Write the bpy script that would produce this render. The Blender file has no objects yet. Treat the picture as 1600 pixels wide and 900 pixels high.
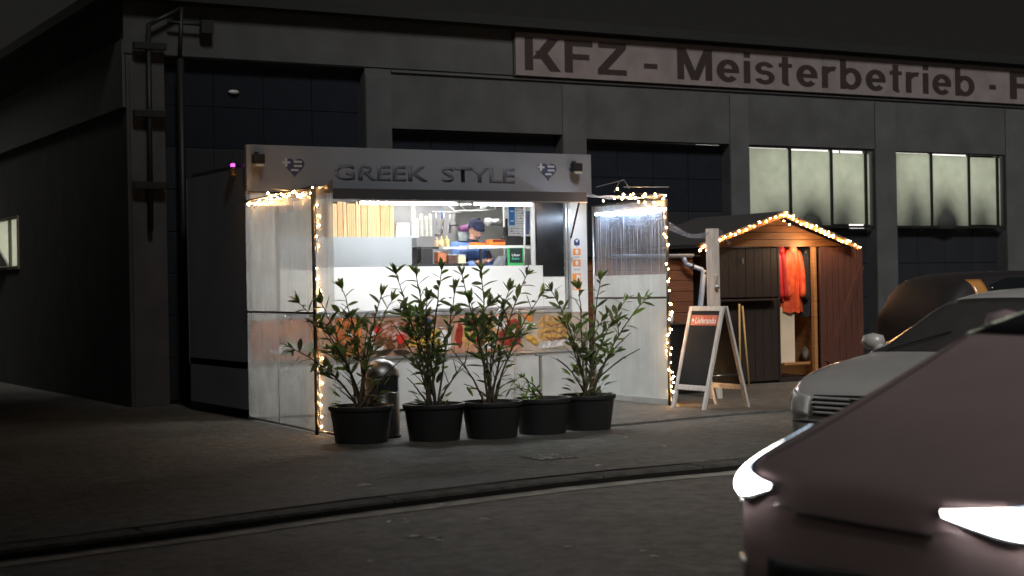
import bpy, bmesh, math, random
from mathutils import Vector, Matrix, noise
from mathutils.bvhtree import BVHTree
SC = bpy.context.scene
COL = SC.collection
random.seed(7)
PI = math.pi
R = math.radians
V = Vector

# ------------------------------------------------------------------ camera, world, sun, exposure
TH = R(29.6); FPX = 2497.0; ROLL = .018; CAMH = 1.5
CT, ST = math.cos(TH), math.sin(TH)
cd = bpy.data.cameras.new('camera'); cam = bpy.data.objects.new('camera', cd); COL.objects.link(cam)
cd.sensor_width = 36; cd.lens = FPX / 1600 * 36; cd.clip_start = .05; cd.clip_end = 2000
cd.dof.use_dof = True; cd.dof.focus_distance = 17.5; cd.dof.aperture_fstop = 2.0   # the near car is out of focus
cam.matrix_world = (Matrix.Translation((0, 0, CAMH)) @ Matrix.Rotation(-TH, 4, 'Z') @ Matrix.Rotation(R(90), 4, 'X')
                    @ Matrix.Rotation(-ROLL, 4, 'Z'))
SC.camera = cam
w = bpy.data.worlds.new('World'); SC.world = w; w.use_nodes = True
nt = w.node_tree; bg = nt.nodes['Background']
sky = nt.nodes.new('ShaderNodeTexSky'); sky.sky_type = 'NISHITA'; sky.sun_disc = False
sky.sun_elevation = R(40.9); sky.sun_rotation = R(195.6); sky.air_density = 1.0; sky.dust_density = 3
ds = nt.nodes.new('ShaderNodeMixRGB'); ds.inputs[0].default_value = .93
ds.inputs[2].default_value = (1.0, .86, .72, 1)          # town glow under low cloud: nearly colourless, a little brown
nt.links.new(sky.outputs[0], ds.inputs[1]); nt.links.new(ds.outputs[0], bg.inputs[0])
bg.inputs[1].default_value = .0105
sl = bpy.data.lights.new('sun', 'SUN'); sun = bpy.data.objects.new('sun', sl); COL.objects.link(sun)
sl.energy = 1.75; sl.angle = R(11); sl.color = (1, .975, .94)
sd = V((.28, 1.0, -.9)).normalized()                    # dim town light from over the houses behind the camera
sun.rotation_euler = sd.to_track_quat('-Z', 'Y').to_euler()
vs = SC.view_settings
try: vs.view_transform = 'Standard'; vs.look = 'None'
except Exception: pass
vs.exposure = 0; vs.gamma = 1
SC.cycles.use_denoising = True
SC.cycles.sample_clamp_indirect = 6
SC.cycles.max_bounces = 8
SC.cycles.transparent_max_bounces = 16

def ray(x, y):
    xp = x - ROLL * (y - 450); yp = y + ROLL * (x - 800)
    r = (xp - 800) / FPX; u = (450 - yp) / FPX
    return V((ST + r * CT, CT - r * ST, u))
def W(x, y, wy):                                         # point on the plane y = wy
    d = ray(x, y); t = wy / d.y
    return V((d.x * t, wy, CAMH + d.z * t))
def G(x, y, z=0.0):                                      # point on the level z
    d = ray(x, y); t = (z - CAMH) / d.z
    return V((d.x * t, d.y * t, z))
def WX(x, y, wx):                                        # point on the plane x = wx
    d = ray(x, y); t = wx / d.x
    return V((wx, d.y * t, CAMH + d.z * t))

# ------------------------------------------------------------------ materials
MATS = {}
def mat(name, c1, c2=None, scale=6.0, rough=.6, metal=0.0, bump=0.0, bscale=40.0, coat=0.0, stretch=(1, 1, 1), detail=4,
        spec=.5, lo=.35, hi=.65, emit=None, estr=0.0, rvar=0.0):
    if name in MATS: return MATS[name]
    m = bpy.data.materials.new(name); m.use_nodes = True; n = m.node_tree.nodes; L = m.node_tree.links
    b = n['Principled BSDF']
    b.inputs['Roughness'].default_value = rough; b.inputs['Metallic'].default_value = metal
    b.inputs['Specular IOR Level'].default_value = spec
    b.inputs['Coat Weight'].default_value = coat; b.inputs['Coat Roughness'].default_value = .08
    c2 = c2 or tuple(v * .82 for v in c1)
    tc = n.new('ShaderNodeTexCoord'); mp = n.new('ShaderNodeMapping'); mp.inputs['Scale'].default_value = stretch
    L.new(tc.outputs['Object'], mp.inputs[0])
    nz = n.new('ShaderNodeTexNoise'); nz.inputs['Scale'].default_value = scale; nz.inputs['Detail'].default_value = detail
    L.new(mp.outputs[0], nz.inputs['Vector'])
    mr = n.new('ShaderNodeMapRange'); mr.inputs[1].default_value = lo; mr.inputs[2].default_value = hi
    L.new(nz.outputs[0], mr.inputs[0])
    mx = n.new('ShaderNodeMixRGB'); mx.inputs[1].default_value = (*c1, 1); mx.inputs[2].default_value = (*c2, 1)
    L.new(mr.outputs[0], mx.inputs[0]); L.new(mx.outputs[0], b.inputs['Base Color'])
    if rvar:
        m2 = n.new('ShaderNodeMapRange'); m2.inputs[3].default_value = rough - rvar; m2.inputs[4].default_value = rough + rvar
        L.new(nz.outputs[0], m2.inputs[0]); L.new(m2.outputs[0], b.inputs['Roughness'])
    if bump:
        nb = n.new('ShaderNodeTexNoise'); nb.inputs['Scale'].default_value = bscale; nb.inputs['Detail'].default_value = 3
        L.new(mp.outputs[0], nb.inputs['Vector'])
        bp = n.new('ShaderNodeBump'); bp.inputs['Strength'].default_value = bump; bp.inputs['Distance'].default_value = .02
        L.new(nb.outputs[0], bp.inputs['Height']); L.new(bp.outputs[0], b.inputs['Normal'])
    if emit:
        b.inputs['Emission Color'].default_value = (*emit, 1); b.inputs['Emission Strength'].default_value = estr
    MATS[name] = m
    return m
def emis(name, c, s):
    return mat(name, (.8, .8, .8), emit=c, estr=s)

def asphalt(name, c1, c2, stain):
    m = bpy.data.materials.new(name); m.use_nodes = True; n = m.node_tree.nodes; L = m.node_tree.links
    b = n['Principled BSDF']; b.inputs['Roughness'].default_value = .82
    tc = n.new('ShaderNodeTexCoord')
    fine = n.new('ShaderNodeTexNoise'); fine.inputs['Scale'].default_value = 90; fine.inputs['Detail'].default_value = 3
    big = n.new('ShaderNodeTexNoise'); big.inputs['Scale'].default_value = .55; big.inputs['Detail'].default_value = 6; big.inputs['Roughness'].default_value = .62
    vor = n.new('ShaderNodeTexVoronoi'); vor.inputs['Scale'].default_value = 9
    for x in (fine, big, vor): L.new(tc.outputs['Object'], x.inputs['Vector'])
    r1 = n.new('ShaderNodeMapRange'); r1.inputs[1].default_value = .3; r1.inputs[2].default_value = .72; L.new(fine.outputs[0], r1.inputs[0])
    mx = n.new('ShaderNodeMixRGB'); mx.inputs[1].default_value = (*c1, 1); mx.inputs[2].default_value = (*c2, 1); L.new(r1.outputs[0], mx.inputs[0])
    r2 = n.new('ShaderNodeMapRange'); r2.inputs[1].default_value = .42; r2.inputs[2].default_value = .68; L.new(big.outputs[0], r2.inputs[0])
    m2 = n.new('ShaderNodeMixRGB'); m2.blend_type = 'MULTIPLY'; m2.inputs[2].default_value = (stain, stain, stain * .96, 1)
    L.new(r2.outputs[0], m2.inputs[0]); L.new(mx.outputs[0], m2.inputs[1])
    r3 = n.new('ShaderNodeMapRange'); r3.inputs[1].default_value = 0; r3.inputs[2].default_value = .11; r3.inputs[3].default_value = 1; r3.inputs[4].default_value = 0
    L.new(vor.outputs['Distance'], r3.inputs[0])
    m3 = n.new('ShaderNodeMixRGB'); m3.inputs[2].default_value = (.30, .29, .27, 1); L.new(m2.outputs[0], m3.inputs[1])
    k = n.new('ShaderNodeMath'); k.operation = 'MULTIPLY'; k.inputs[1].default_value = .5; L.new(r3.outputs[0], k.inputs[0]); L.new(k.outputs[0], m3.inputs[0])
    L.new(m3.outputs[0], b.inputs['Base Color'])
    med = n.new('ShaderNodeTexNoise'); med.inputs['Scale'].default_value = 7; med.inputs['Detail'].default_value = 8; med.inputs['Roughness'].default_value = .75; L.new(tc.outputs['Object'], med.inputs['Vector'])
    r4 = n.new('ShaderNodeMapRange'); r4.inputs[1].default_value = .36; r4.inputs[2].default_value = .64; r4.inputs[3].default_value = .62; r4.inputs[4].default_value = 1.4; L.new(med.outputs[0], r4.inputs[0])
    vm = n.new('ShaderNodeVectorMath'); vm.operation = 'SCALE'; L.new(m3.outputs[0], vm.inputs[0]); L.new(r4.outputs[0], vm.inputs['Scale']); L.new(vm.outputs[0], b.inputs['Base Color'])
    bp = n.new('ShaderNodeBump'); bp.inputs['Strength'].default_value = .9; bp.inputs['Distance'].default_value = .03
    L.new(med.outputs[0], bp.inputs['Height']); L.new(bp.outputs[0], b.inputs['Normal'])
    rr = n.new('ShaderNodeMapRange'); rr.inputs[3].default_value = .9; rr.inputs[4].default_value = .6; L.new(big.outputs[0], rr.inputs[0]); L.new(rr.outputs[0], b.inputs['Roughness'])
    MATS[name] = m
    return m

def foil(name, clear, milk, streak=0.0, tint=(.86, .87, .82), sscale=(30, 30, .5), gloss=.12, back=.3):
    """soft clear plastic: part transparent, part milky (reflects and lets light through), glossy coat, optional wet streaks"""
    m = bpy.data.materials.new(name); m.use_nodes = True; n = m.node_tree.nodes; L = m.node_tree.links
    n.remove(n['Principled BSDF']); out = n['Material Output']
    tr = n.new('ShaderNodeBsdfTransparent'); tr.inputs[0].default_value = (.95, .96, .94, 1)
    tl = n.new('ShaderNodeBsdfTranslucent'); tl.inputs[0].default_value = (*tint, 1)
    df = n.new('ShaderNodeBsdfDiffuse'); df.inputs[0].default_value = (*tint, 1)
    gl = n.new('ShaderNodeBsdfGlossy'); gl.inputs['Roughness'].default_value = .16; gl.inputs[0].default_value = (.9, .92, .95, 1)
    a = n.new('ShaderNodeMixShader'); a.inputs[0].default_value = back; L.new(tl.outputs[0], a.inputs[1]); L.new(df.outputs[0], a.inputs[2])
    mxs = n.new('ShaderNodeMixShader'); L.new(tr.outputs[0], mxs.inputs[1]); L.new(a.outputs[0], mxs.inputs[2])
    g = n.new('ShaderNodeMixShader'); g.inputs[0].default_value = gloss; L.new(mxs.outputs[0], g.inputs[1]); L.new(gl.outputs[0], g.inputs[2])
    L.new(g.outputs[0], out.inputs[0])
    tc = n.new('ShaderNodeTexCoord'); mp = n.new('ShaderNodeMapping'); mp.inputs['Scale'].default_value = sscale
    L.new(tc.outputs['Object'], mp.inputs[0])
    nz = n.new('ShaderNodeTexNoise'); nz.inputs['Scale'].default_value = 1; nz.inputs['Detail'].default_value = 5; L.new(mp.outputs[0], nz.inputs['Vector'])
    n2 = n.new('ShaderNodeTexNoise'); n2.inputs['Scale'].default_value = 2.2; n2.inputs['Detail'].default_value = 4; L.new(tc.outputs['Object'], n2.inputs['Vector'])
    mr = n.new('ShaderNodeMapRange'); mr.inputs[1].default_value = .56; mr.inputs[2].default_value = .66
    mr.inputs[3].default_value = 0; mr.inputs[4].default_value = streak; L.new(nz.outputs[0], mr.inputs[0])
    mr2 = n.new('ShaderNodeMapRange'); mr2.inputs[1].default_value = .3; mr2.inputs[2].default_value = .7
    mr2.inputs[3].default_value = clear; mr2.inputs[4].default_value = milk; L.new(n2.outputs[0], mr2.inputs[0])
    ad = n.new('ShaderNodeMath'); ad.operation = 'ADD'; ad.use_clamp = True; L.new(mr.outputs[0], ad.inputs[0]); L.new(mr2.outputs[0], ad.inputs[1])
    L.new(ad.outputs[0], mxs.inputs[0])
    bp = n.new('ShaderNodeBump'); bp.inputs['Strength'].default_value = .35; bp.inputs['Distance'].default_value = .02
    L.new(nz.outputs[0], bp.inputs['Height'])
    for s in (gl, df): L.new(bp.outputs[0], s.inputs['Normal'])
    MATS[name] = m
    return m

def wood(name, c1, c2, rough=.7, grain=(1, 14, 14)):
    return mat(name, c1, c2, scale=3.0, rough=rough, bump=.35, bscale=6, stretch=grain, detail=6, lo=.3, hi=.7)

# ------------------------------------------------------------------ mesh helpers
ORG = {}                                                  # world origin a thing's part coordinates are measured from
def root_of(p):
    return ORG.get(p.name, V((0, 0, 0))) if p else V((0, 0, 0))
class MB:
    def __init__(s): s.v = []; s.f = []
    def add(s, vs, fs):
        o = len(s.v); s.v += [V(a) for a in vs]; s.f += [tuple(o + i for i in f) for f in fs]; return s
    def box(s, a, b, M=None):
        x0, y0, z0 = a; x1, y1, z1 = b
        x0, x1 = min(x0, x1), max(x0, x1); y0, y1 = min(y0, y1), max(y0, y1); z0, z1 = min(z0, z1), max(z0, z1)
        vs = [V(c) for c in ((x0,y0,z0),(x1,y0,z0),(x1,y1,z0),(x0,y1,z0),(x0,y0,z1),(x1,y0,z1),(x1,y1,z1),(x0,y1,z1))]
        if M: vs = [M @ c for c in vs]
        return s.add(vs, ((0,3,2,1),(4,5,6,7),(0,1,5,4),(1,2,6,5),(2,3,7,6),(3,0,4,7)))
    def tube(s, pts, rs, n=8, cap=True):
        pts = [V(p) for p in pts]
        if not hasattr(rs, '__len__'): rs = [rs] * len(pts)
        o = len(s.v); up = None
        for i, p in enumerate(pts):
            d = (pts[min(i+1, len(pts)-1)] - pts[max(i-1, 0)]).normalized()
            if up is None: up = V((0, 0, 1)) if abs(d.z) < .9 else V((1, 0, 0))
            a = d.cross(up).normalized(); b2 = a.cross(d).normalized(); up = b2
            for k in range(n):
                t = 2 * PI * k / n
                s.v.append(p + a * (math.cos(t) * rs[i]) + b2 * (math.sin(t) * rs[i]))
        for i in range(len(pts) - 1):
            for k in range(n):
                k2 = (k + 1) % n
                s.f.append((o+i*n+k, o+i*n+k2, o+(i+1)*n+k2, o+(i+1)*n+k))
        if cap:
            s.f.append(tuple(o + k for k in range(n))); s.f.append(tuple(o + (len(pts)-1)*n + k for k in reversed(range(n))))
        return s
    def lathe(s, prof, c=(0, 0, 0), n=24, sq=1.0):
        c = V(c); o = len(s.v)
        for r, z in prof:
            for k in range(n):
                t = 2 * PI * k / n
                s.v.append(c + V((math.cos(t) * r, math.sin(t) * r * sq, z)))
        for i in range(len(prof) - 1):
            for k in range(n):
                k2 = (k + 1) % n
                s.f.append((o+i*n+k, o+i*n+k2, o+(i+1)*n+k2, o+(i+1)*n+k))
        if prof[0][0] > 1e-4: s.f.append(tuple(o + k for k in reversed(range(n))))
        if prof[-1][0] > 1e-4: s.f.append(tuple(o + (len(prof)-1)*n + k for k in range(n)))
        return s
    def poly(s, pts, thick):
        """flat outline given as 3-D points, extruded by the vector thick"""
        n = len(pts); t = V(thick); a = [V(p) for p in pts]
        return s.add(a + [p + t for p in a], [tuple(range(n)), tuple(reversed(range(n, 2*n)))] +
                     [(i, i + n, (i+1) % n + n, (i+1) % n) for i in range(n)])
    def grid(s, rows, flip=False):
        h = len(rows); k = len(rows[0]); o = len(s.v)
        for r in rows: s.v += [V(p) for p in r]
        for i in range(h - 1):
            for j in range(k - 1):
                q = (o+i*k+j, o+i*k+j+1, o+(i+1)*k+j+1, o+(i+1)*k+j)
                s.f.append(tuple(reversed(q)) if flip else q)
        return s
    def build(s, name, m, parent=None, smooth=False, bevel=0, sub=0, solid=0, local=False):
        org = V((0, 0, 0)) if local else root_of(parent)
        me = bpy.data.meshes.new(name); me.from_pydata([p - org for p in s.v], [], s.f)
        bmx = bmesh.new(); bmx.from_mesh(me); bmesh.ops.recalc_face_normals(bmx, faces=bmx.faces)
        bmx.to_mesh(me); bmx.free()
        me.materials.append(m)
        if smooth:
            for p in me.polygons: p.use_smooth = True
        o = bpy.data.objects.new(name, me); COL.objects.link(o)
        if parent:
            o.parent = parent; ORG[o.name] = ORG.get(parent.name, V((0, 0, 0)))
        if solid:
            md = o.modifiers.new('solid', 'SOLIDIFY'); md.thickness = solid; md.offset = 0
        if bevel:
            md = o.modifiers.new('bevel', 'BEVEL'); md.width = bevel; md.segments = 2; md.limit_method = 'ANGLE'
        if sub:
            md = o.modifiers.new('sub', 'SUBSURF'); md.levels = sub; md.render_levels = sub
        return o
def box(name, a, b, m, parent=None, bevel=0, **k): return MB().box(a, b).build(name, m, parent, bevel=bevel, **k)
def bar(name, p, q, r, m, parent=None, n=8, **k): return MB().tube([p, q], r, n).build(name, m, parent, smooth=True, **k)
def thing(name, label, cat, loc=(0, 0, 0), group=None, rotz=0, local=False):
    o = bpy.data.objects.new(name, None); COL.objects.link(o); o.location = loc; o.rotation_euler = (0, 0, rotz)
    o.empty_display_size = .2
    ORG[o.name] = V((0, 0, 0)) if local else V(loc)
    o['label'] = label; o['category'] = cat
    if group: o['group'] = group
    return o
def tag(o, label, cat, group=None):
    o['label'] = label; o['category'] = cat
    if group: o['group'] = group
    return o
def structure(o): o['kind'] = 'structure'; return o
def twin(o, parent, loc=None, rot=None, scale=None):
    c = o.copy(); COL.objects.link(c); c.parent = parent
    if loc is not None: c.location = loc
    if rot is not None: c.rotation_euler = rot
    if scale is not None: c.scale = scale
    ORG[c.name] = ORG.get(parent.name, V((0, 0, 0))) if parent else V((0, 0, 0))
    return c
def text_mesh(name, body, x0, x1, z0, z1, y, m, parent, bold=.02, ext=.004, space=1.0, rotz=0, local=False):
    """lettering in the plane y = const, facing -y, fitted into the given width and height"""
    cu = bpy.data.curves.new(name, 'FONT'); cu.body = body; cu.size = 1; cu.extrude = 0; cu.offset = bold; cu.space_character = space
    cu.resolution_u = 3
    ob = bpy.data.objects.new(name, cu); COL.objects.link(ob)
    dg = bpy.context.evaluated_depsgraph_get(); me = bpy.data.meshes.new_from_object(ob.evaluated_get(dg))
    bpy.data.objects.remove(ob)
    xs = [v.co.x for v in me.vertices]; ys = [v.co.y for v in me.vertices]
    ax, bx = min(xs), max(xs); ay, by = min(ys), max(ys)
    org = V((0, 0, 0)) if local else root_of(parent)
    for v in me.vertices:
        p = V((x0 + (v.co.x - ax) / (bx - ax) * (x1 - x0), y, z0 + (v.co.y - ay) / (by - ay) * (z1 - z0)))
        v.co = p - org
    me.materials.clear(); me.materials.append(m)
    o = bpy.data.objects.new(name, me); COL.objects.link(o); o.parent = parent
    if ext:
        md = o.modifiers.new('solid', 'SOLIDIFY'); md.thickness = ext; md.offset = 0
    return o
def block_text(body, x0, x1, z0, cap, y, m, parent, wgt=.19):
    """bold sans letters cut as separate flat plates, facing -y; cap = cap height"""
    rect = lambda a, b, c, d: [(a, b), (c, b), (c, d), (a, d)]
    diag = lambda p, q, w: [(p[0]-w/2, p[1]), (p[0]+w/2, p[1]), (q[0]+w/2, q[1]), (q[0]-w/2, q[1])]
    def arc(cx, cy, rx, ry, a0, a1, w, n=18):
        A = [math.radians(a0 + (a1-a0)*i/n) for i in range(n+1)]
        return ('strip', [((cx+rx*math.cos(t), cy+ry*math.sin(t)), (cx+(rx-w)*math.cos(t), cy+(ry-w*.86)*math.sin(t))) for t in A])
    w = wgt; X = .73
    GL = {'K': (.80, [rect(0, 0, w, 1), diag((w+.10, .36), (.67, 1), .25), diag((.70, 0), (.36, .60), .25)]),
          'F': (.66, [rect(0, 0, w, 1), rect(w, .82, .66, 1), rect(w, .41, .58, .58)]),
          'Z': (.70, [rect(.02, .83, .69, 1), rect(0, 0, .70, .17), diag((.12, .17), (.57, .83), .24)]),
          'M': (.92, [rect(0, 0, .18, 1), rect(.74, 0, .92, 1), diag((.46, 0), (.12, 1), .2), diag((.46, 0), (.80, 1), .2)]),
          '-': (.34, [rect(0, .27, .34, .43)]), '.': (.16, [rect(0, .30, .16, .47)]),
          'e': (.62, [arc(.31, X/2, .31, X/2+.01, 12, 318, w), rect(.12, .30, .61, .43)]),
          'i': (.18, [rect(0, 0, .18, X), rect(0, .84, .18, 1)]),
          's': (.56, [arc(.28, .525, .26, .215, 15, 270, .165), arc(.28, .225, .28, .235, -165, 90, .165)]),
          't': (.38, [rect(.09, .06, .27, .95), rect(0, .60, .38, X), arc(.26, .15, .17, .16, 180, 285, .17)]),
          'r': (.42, [rect(0, 0, .18, X), arc(.33, .45, .31, .29, 70, 165, .18)]),
          'b': (.64, [rect(0, 0, .18, 1), arc(.32, X/2, .32, X/2+.01, -150, 150, w)])}
    adv = .115; tot = sum(GL[c][0] if c != ' ' else .18 for c in body) + adv*(len(body)-1); sx = (x1-x0)/tot; x = 0
    for c in body:
        if c == ' ': x += .18 + adv; continue
        gw, polys = GL[c]; mb = MB()
        for k, pl in enumerate(polys):
            yk = y - .0006*k
            if pl[0] == 'strip':
                mb.grid([[(x0+(x+px)*sx, yk, z0+pz*cap) for px, pz in pair] for pair in pl[1]])
            else:
                mb.add([(x0+(x+px)*sx, yk, z0+pz*cap) for px, pz in pl], [tuple(range(len(pl)))])
        mb.build('letter', m, parent); x += gw + adv
def bezier(a, b, c, n):
    return [a * (1-t)**2 + b * (2*t*(1-t)) + c * t*t for t in [i / n for i in range(n + 1)]]
# ------------------------------------------------------------------ ground, road, kerb, pavement
M_road = asphalt('road_asphalt', (.27, .25, .225), (.17, .16, .145), .78)
M_pave = asphalt('pavement_asphalt', (.205, .205, .185), (.11, .11, .10), .5)
M_fore = asphalt('forecourt_asphalt', (.17, .165, .15), (.10, .10, .09), .6)
M_soil = mat('ground_soil', (.07, .06, .045), scale=3, rough=1, bump=.5)
M_kerb = mat('kerb_concrete', (.13, .128, .115), (.06, .06, .054), scale=7, rough=.9, bump=.6, bscale=40)
M_gut = mat('gutter_concrete', (.62, .59, .52), (.38, .36, .32), scale=6, rough=.85, bump=.5, bscale=60)
RZ = -.055
structure(MB().grid([[(-400, -400, -.12), (400, -400, -.12)], [(-400, 400, -.12), (400, 400, -.12)]]).build('ground', M_soil))
kp = [G(x, y, RZ) for x, y in ((0, 886), (150, 867), (300, 846), (450, 825), (600, 804), (750, 785), (900, 766), (1020, 753), (1140, 742))]
d0 = (kp[1] - kp[0]).normalized(); kp = [kp[0] - d0 * 60, kp[0] - d0 * 12, kp[0] - d0 * 3] + kp + [V((14, 11.0, RZ)), V((30, 11.4, RZ)), V((80, 12, RZ))]
def koff(dy, z, wob=0.0): return [V((p.x, p.y + dy + (noise.noise(V((p.x * 1.3, dy, 0))) * wob), z)) for p in kfine]
kfine = []
for a, b in zip(kp, kp[1:]):
    n = max(1, int((b - a).length / .22)) if (b - a).length < 8 else 6
    kfine += [a.lerp(b, i / n) for i in range(n)]
kfine.append(kp[-1])
structure(MB().grid([[V((p.x, -14, RZ)) for p in kfine], koff(.08, RZ)]).build('road', M_road))
structure(MB().grid([koff(-.02, RZ + .005, .05), koff(.2, RZ + .007)]).build('gutter', M_gut))
structure(MB().grid([koff(.205, -.115), koff(.215, -.006), koff(.52, 0.0), [V((p.x, 60, 0.0)) for p in kfine]][2:]).build('pavement', M_pave))
kerb = MB(); kerb.grid([koff(.2, -.118), koff(.21, -.03), koff(.5, -.025), koff(.51, -.118)])
kerb = structure(kerb.build('kerb', mat('joint_dirt', (.02, .018, .015), rough=1)))
structure(MB().grid([koff(.165, RZ + .009, .03), koff(.19, RZ + .018, .02), koff(.199, -.014, .008)]).build('kerb_shade_strip', mat('kerb_shade_black', (.012, .011, .009), rough=1, bump=.6)))  # near-black strip paints the shade along the kerb face
# kerb stones, one by one
acc = 0; stone = []
segs = [p for p in kfine if -2 < p.x < 16]
def at_len(pts, s):
    for a, b in zip(pts, pts[1:]):
        l = (b - a).length
        if s <= l: return a.lerp(b, s / l), (b - a).normalized()
        s -= l
    return pts[-1], (pts[-1] - pts[-2]).normalized()
tot = sum((b - a).length for a, b in zip(segs, segs[1:])); s = 0
while s < tot - 1:
    p, d = at_len(segs, s); q, _ = at_len(segs, s + .992); nrm = V((0, 1, 0))
    dz = random.uniform(-.003, .003)
    m = MB(); top = .004 + dz
    f0 = p + nrm * (.196 + random.uniform(-.003, .003)); f1 = q + nrm * (.196 + random.uniform(-.003, .003)); b0 = p + nrm * .455; b1 = q + nrm * .455
    m.add([(f0.x, f0.y, -.1), (f1.x, f1.y, -.1), (b1.x, b1.y, -.1), (b0.x, b0.y, -.1),
           (f0.x, f0.y + .03, top), (f1.x, f1.y + .03, top), (b1.x, b1.y, top), (b0.x, b0.y, top)],
          ((0,3,2,1),(4,5,6,7),(0,1,5,4),(1,2,6,5),(2,3,7,6),(3,0,4,7)))
    m.build('kerb_stone', M_kerb, kerb, bevel=.006)
    s += 1.0
# forecourt: a thicker, paler layer of asphalt in front of the stand, with a ragged edge
e0 = G(955, 667); edge = [V((8.95, 14.35, 0)), e0, G(1060, 657), G(1160, 648), G(1260, 640), V((19, 15.8, 0)), V((30, 16.2, 0))]
ef = []
for a, b in zip(edge, edge[1:]):
    n = int((b - a).length / .15) + 1
    ef += [a.lerp(b, i / n) for i in range(n)]
rows0 = [V((p.x, p.y + noise.noise(V((p.x * 4, 3, 0))) * .04, .0)) for p in ef]
structure(MB().grid([[V((p.x, p.y - .004, -.01)) for p in rows0], [V((p.x, p.y, .022)) for p in rows0], [V((p.x, 30, .022)) for p in rows0]]).build('forecourt', M_fore))
# drain cover
dcp = G(857, 715)
dc = thing('drain_cover', 'small square pale metal cover set in the pavement in front of the pots', 'drain cover', (dcp.x, dcp.y, .0))
M_iron = mat('worn_iron', (.42, .40, .36), (.12, .11, .10), scale=22, rough=.55, metal=.2, bump=.5, bscale=50)
MB().box((dcp.x-.19, dcp.y-.19, .001), (dcp.x+.19, dcp.y+.19, .006)).build('frame', M_kerb, dc)
for i in range(5):
    for j in range(5):
        cx, cy = dcp.x - .136 + i * .068, dcp.y - .136 + j * .068
        MB().box((cx-.025, cy-.025, .006), (cx+.025, cy+.025, .012)).build('stud', M_iron, dc)
# leaves and scraps on the road
M_dead = mat('dead_leaf', (.8, .76, .66), (.6, .54, .44), scale=20, rough=.6)
LEAFS = ((650, 839), (679, 842), (757, 812), (686, 846), (608, 816), (632, 812), (594, 807), (636, 817), (1006, 862), (1022, 871), (580, 878), (890, 856), (570, 759), (608, 722), (935, 728), (360, 662), (1038, 698), (981, 684), (464, 814), (504, 813), (690, 789), (874, 764))
LLAB = ['large dry leaf on the road, left one of the middle pair', 'large dry leaf on the road, right one of the middle pair', 'dry leaf on the road below the middle tub', 'small scrap touching the right leaf of the middle pair', 'dry leaf just off the gutter, left of two close together', 'dry leaf just off the gutter, right of two close together',
        'leaf lying in the gutter below the second tub', 'small leaf a hand below the two gutter leaves', 'dry leaf on the road below the drain cover, the left of two', 'dry leaf on the road, right neighbour of the one below the drain cover', 'lone leaf low on the road near the bottom edge', 'leaf on the road left of the bottom pair',
        'largest pale scrap on the pavement below the leftmost tub', 'small scrap on the pavement in front of the steel bin', 'leaf on the pavement right of the drain cover', 'scrap on the ground at the foot of the left windbreak', 'small scrap on the pavement right of the tubs', 'tiny scrap near the forecourt edge right of the tubs',
        'leaf in the gutter, left of two beyond the shrubs', 'leaf in the gutter, right of two beyond the shrubs', 'leaf in the gutter below the drain cover', 'leaf in the gutter right of the drain cover']
for i, (x, y) in enumerate(LEAFS):
    onroad = G(x, y).y < 10.2
    p = G(x, y, RZ if onroad else 0)
    q = thing('fallen_leaf', '', 'leaf', (p.x, p.y, p.z), 'fallen leaves on the road and pavement', rotz=random.uniform(0, 6), local=True)
    sN = random.uniform(.022, .04) if i not in (0, 1, 12) else .055
    MB().grid([[(-sN, -.2*sN, .004), (-.3*sN, -.5*sN, .008), (.4*sN, -.45*sN, .008+.08*sN), (sN, -.05*sN, .004)],
               [(-sN, 0, .004), (-.3*sN, 0, .006), (.4*sN, 0, .008), (sN, 0, .01)],
               [(-sN, .2*sN, .01), (-.3*sN, .45*sN, .006+.12*sN), (.4*sN, .5*sN, .006+.1*sN), (sN, .05*sN, .010)]]).build('blade', M_dead, q, local=True)
    q['label'] = LLAB[i]

# ------------------------------------------------------------------ workshop building
FY = 21.0; BX0, BX1 = 6.08, 34.0
M_wall = mat('render_wall', (.080, .082, .084), (.056, .057, .058), scale=1.6, rough=.9, bump=.3, bscale=30, detail=7)
M_pil = mat('pilaster_paint', (.088, .089, .092), (.066, .067, .069), scale=2, rough=.85, bump=.2)
M_roofd = mat('roof_felt', (.010, .011, .010), rough=.8)
M_door = mat('door_paint', (.02, .022, .028), (.015, .017, .021), scale=2, rough=.5)
M_dglass = mat('dark_window_glass', (.014, .017, .024), rough=.4, spec=.3)
M_frame = mat('window_frame', (.05, .05, .048), rough=.5)
M_frost = bpy.data.materials.new('frosted_pane'); M_frost.use_nodes = True
n_ = M_frost.node_tree.nodes; l_ = M_frost.node_tree.links; b_ = n_['Principled BSDF']
tlc = n_.new('ShaderNodeBsdfTranslucent'); tlc.inputs[0].default_value = (.80, .84, .74, 1)
msh = n_.new('ShaderNodeMixShader'); msh.inputs[0].default_value = .8; b_.inputs['Base Color'].default_value = (.3, .32, .3, 1); b_.inputs['Roughness'].default_value = .35
l_.new(b_.outputs[0], msh.inputs[1]); l_.new(tlc.outputs[0], msh.inputs[2]); l_.new(msh.outputs[0], n_['Material Output'].inputs[0])
nz_ = n_.new('ShaderNodeTexNoise'); nz_.inputs['Scale'].default_value = 6; nz_.inputs['Detail'].default_value = 8
tc_ = n_.new('ShaderNodeTexCoord'); l_.new(tc_.outputs['Object'], nz_.inputs['Vector'])
mm_ = n_.new('ShaderNodeMixRGB'); mm_.inputs[1].default_value = (.86, .90, .80, 1); mm_.inputs[2].default_value = (.62, .66, .58, 1)
l_.new(nz_.outputs[0], mm_.inputs[0]); l_.new(mm_.outputs[0], tlc.inputs[0])

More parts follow.
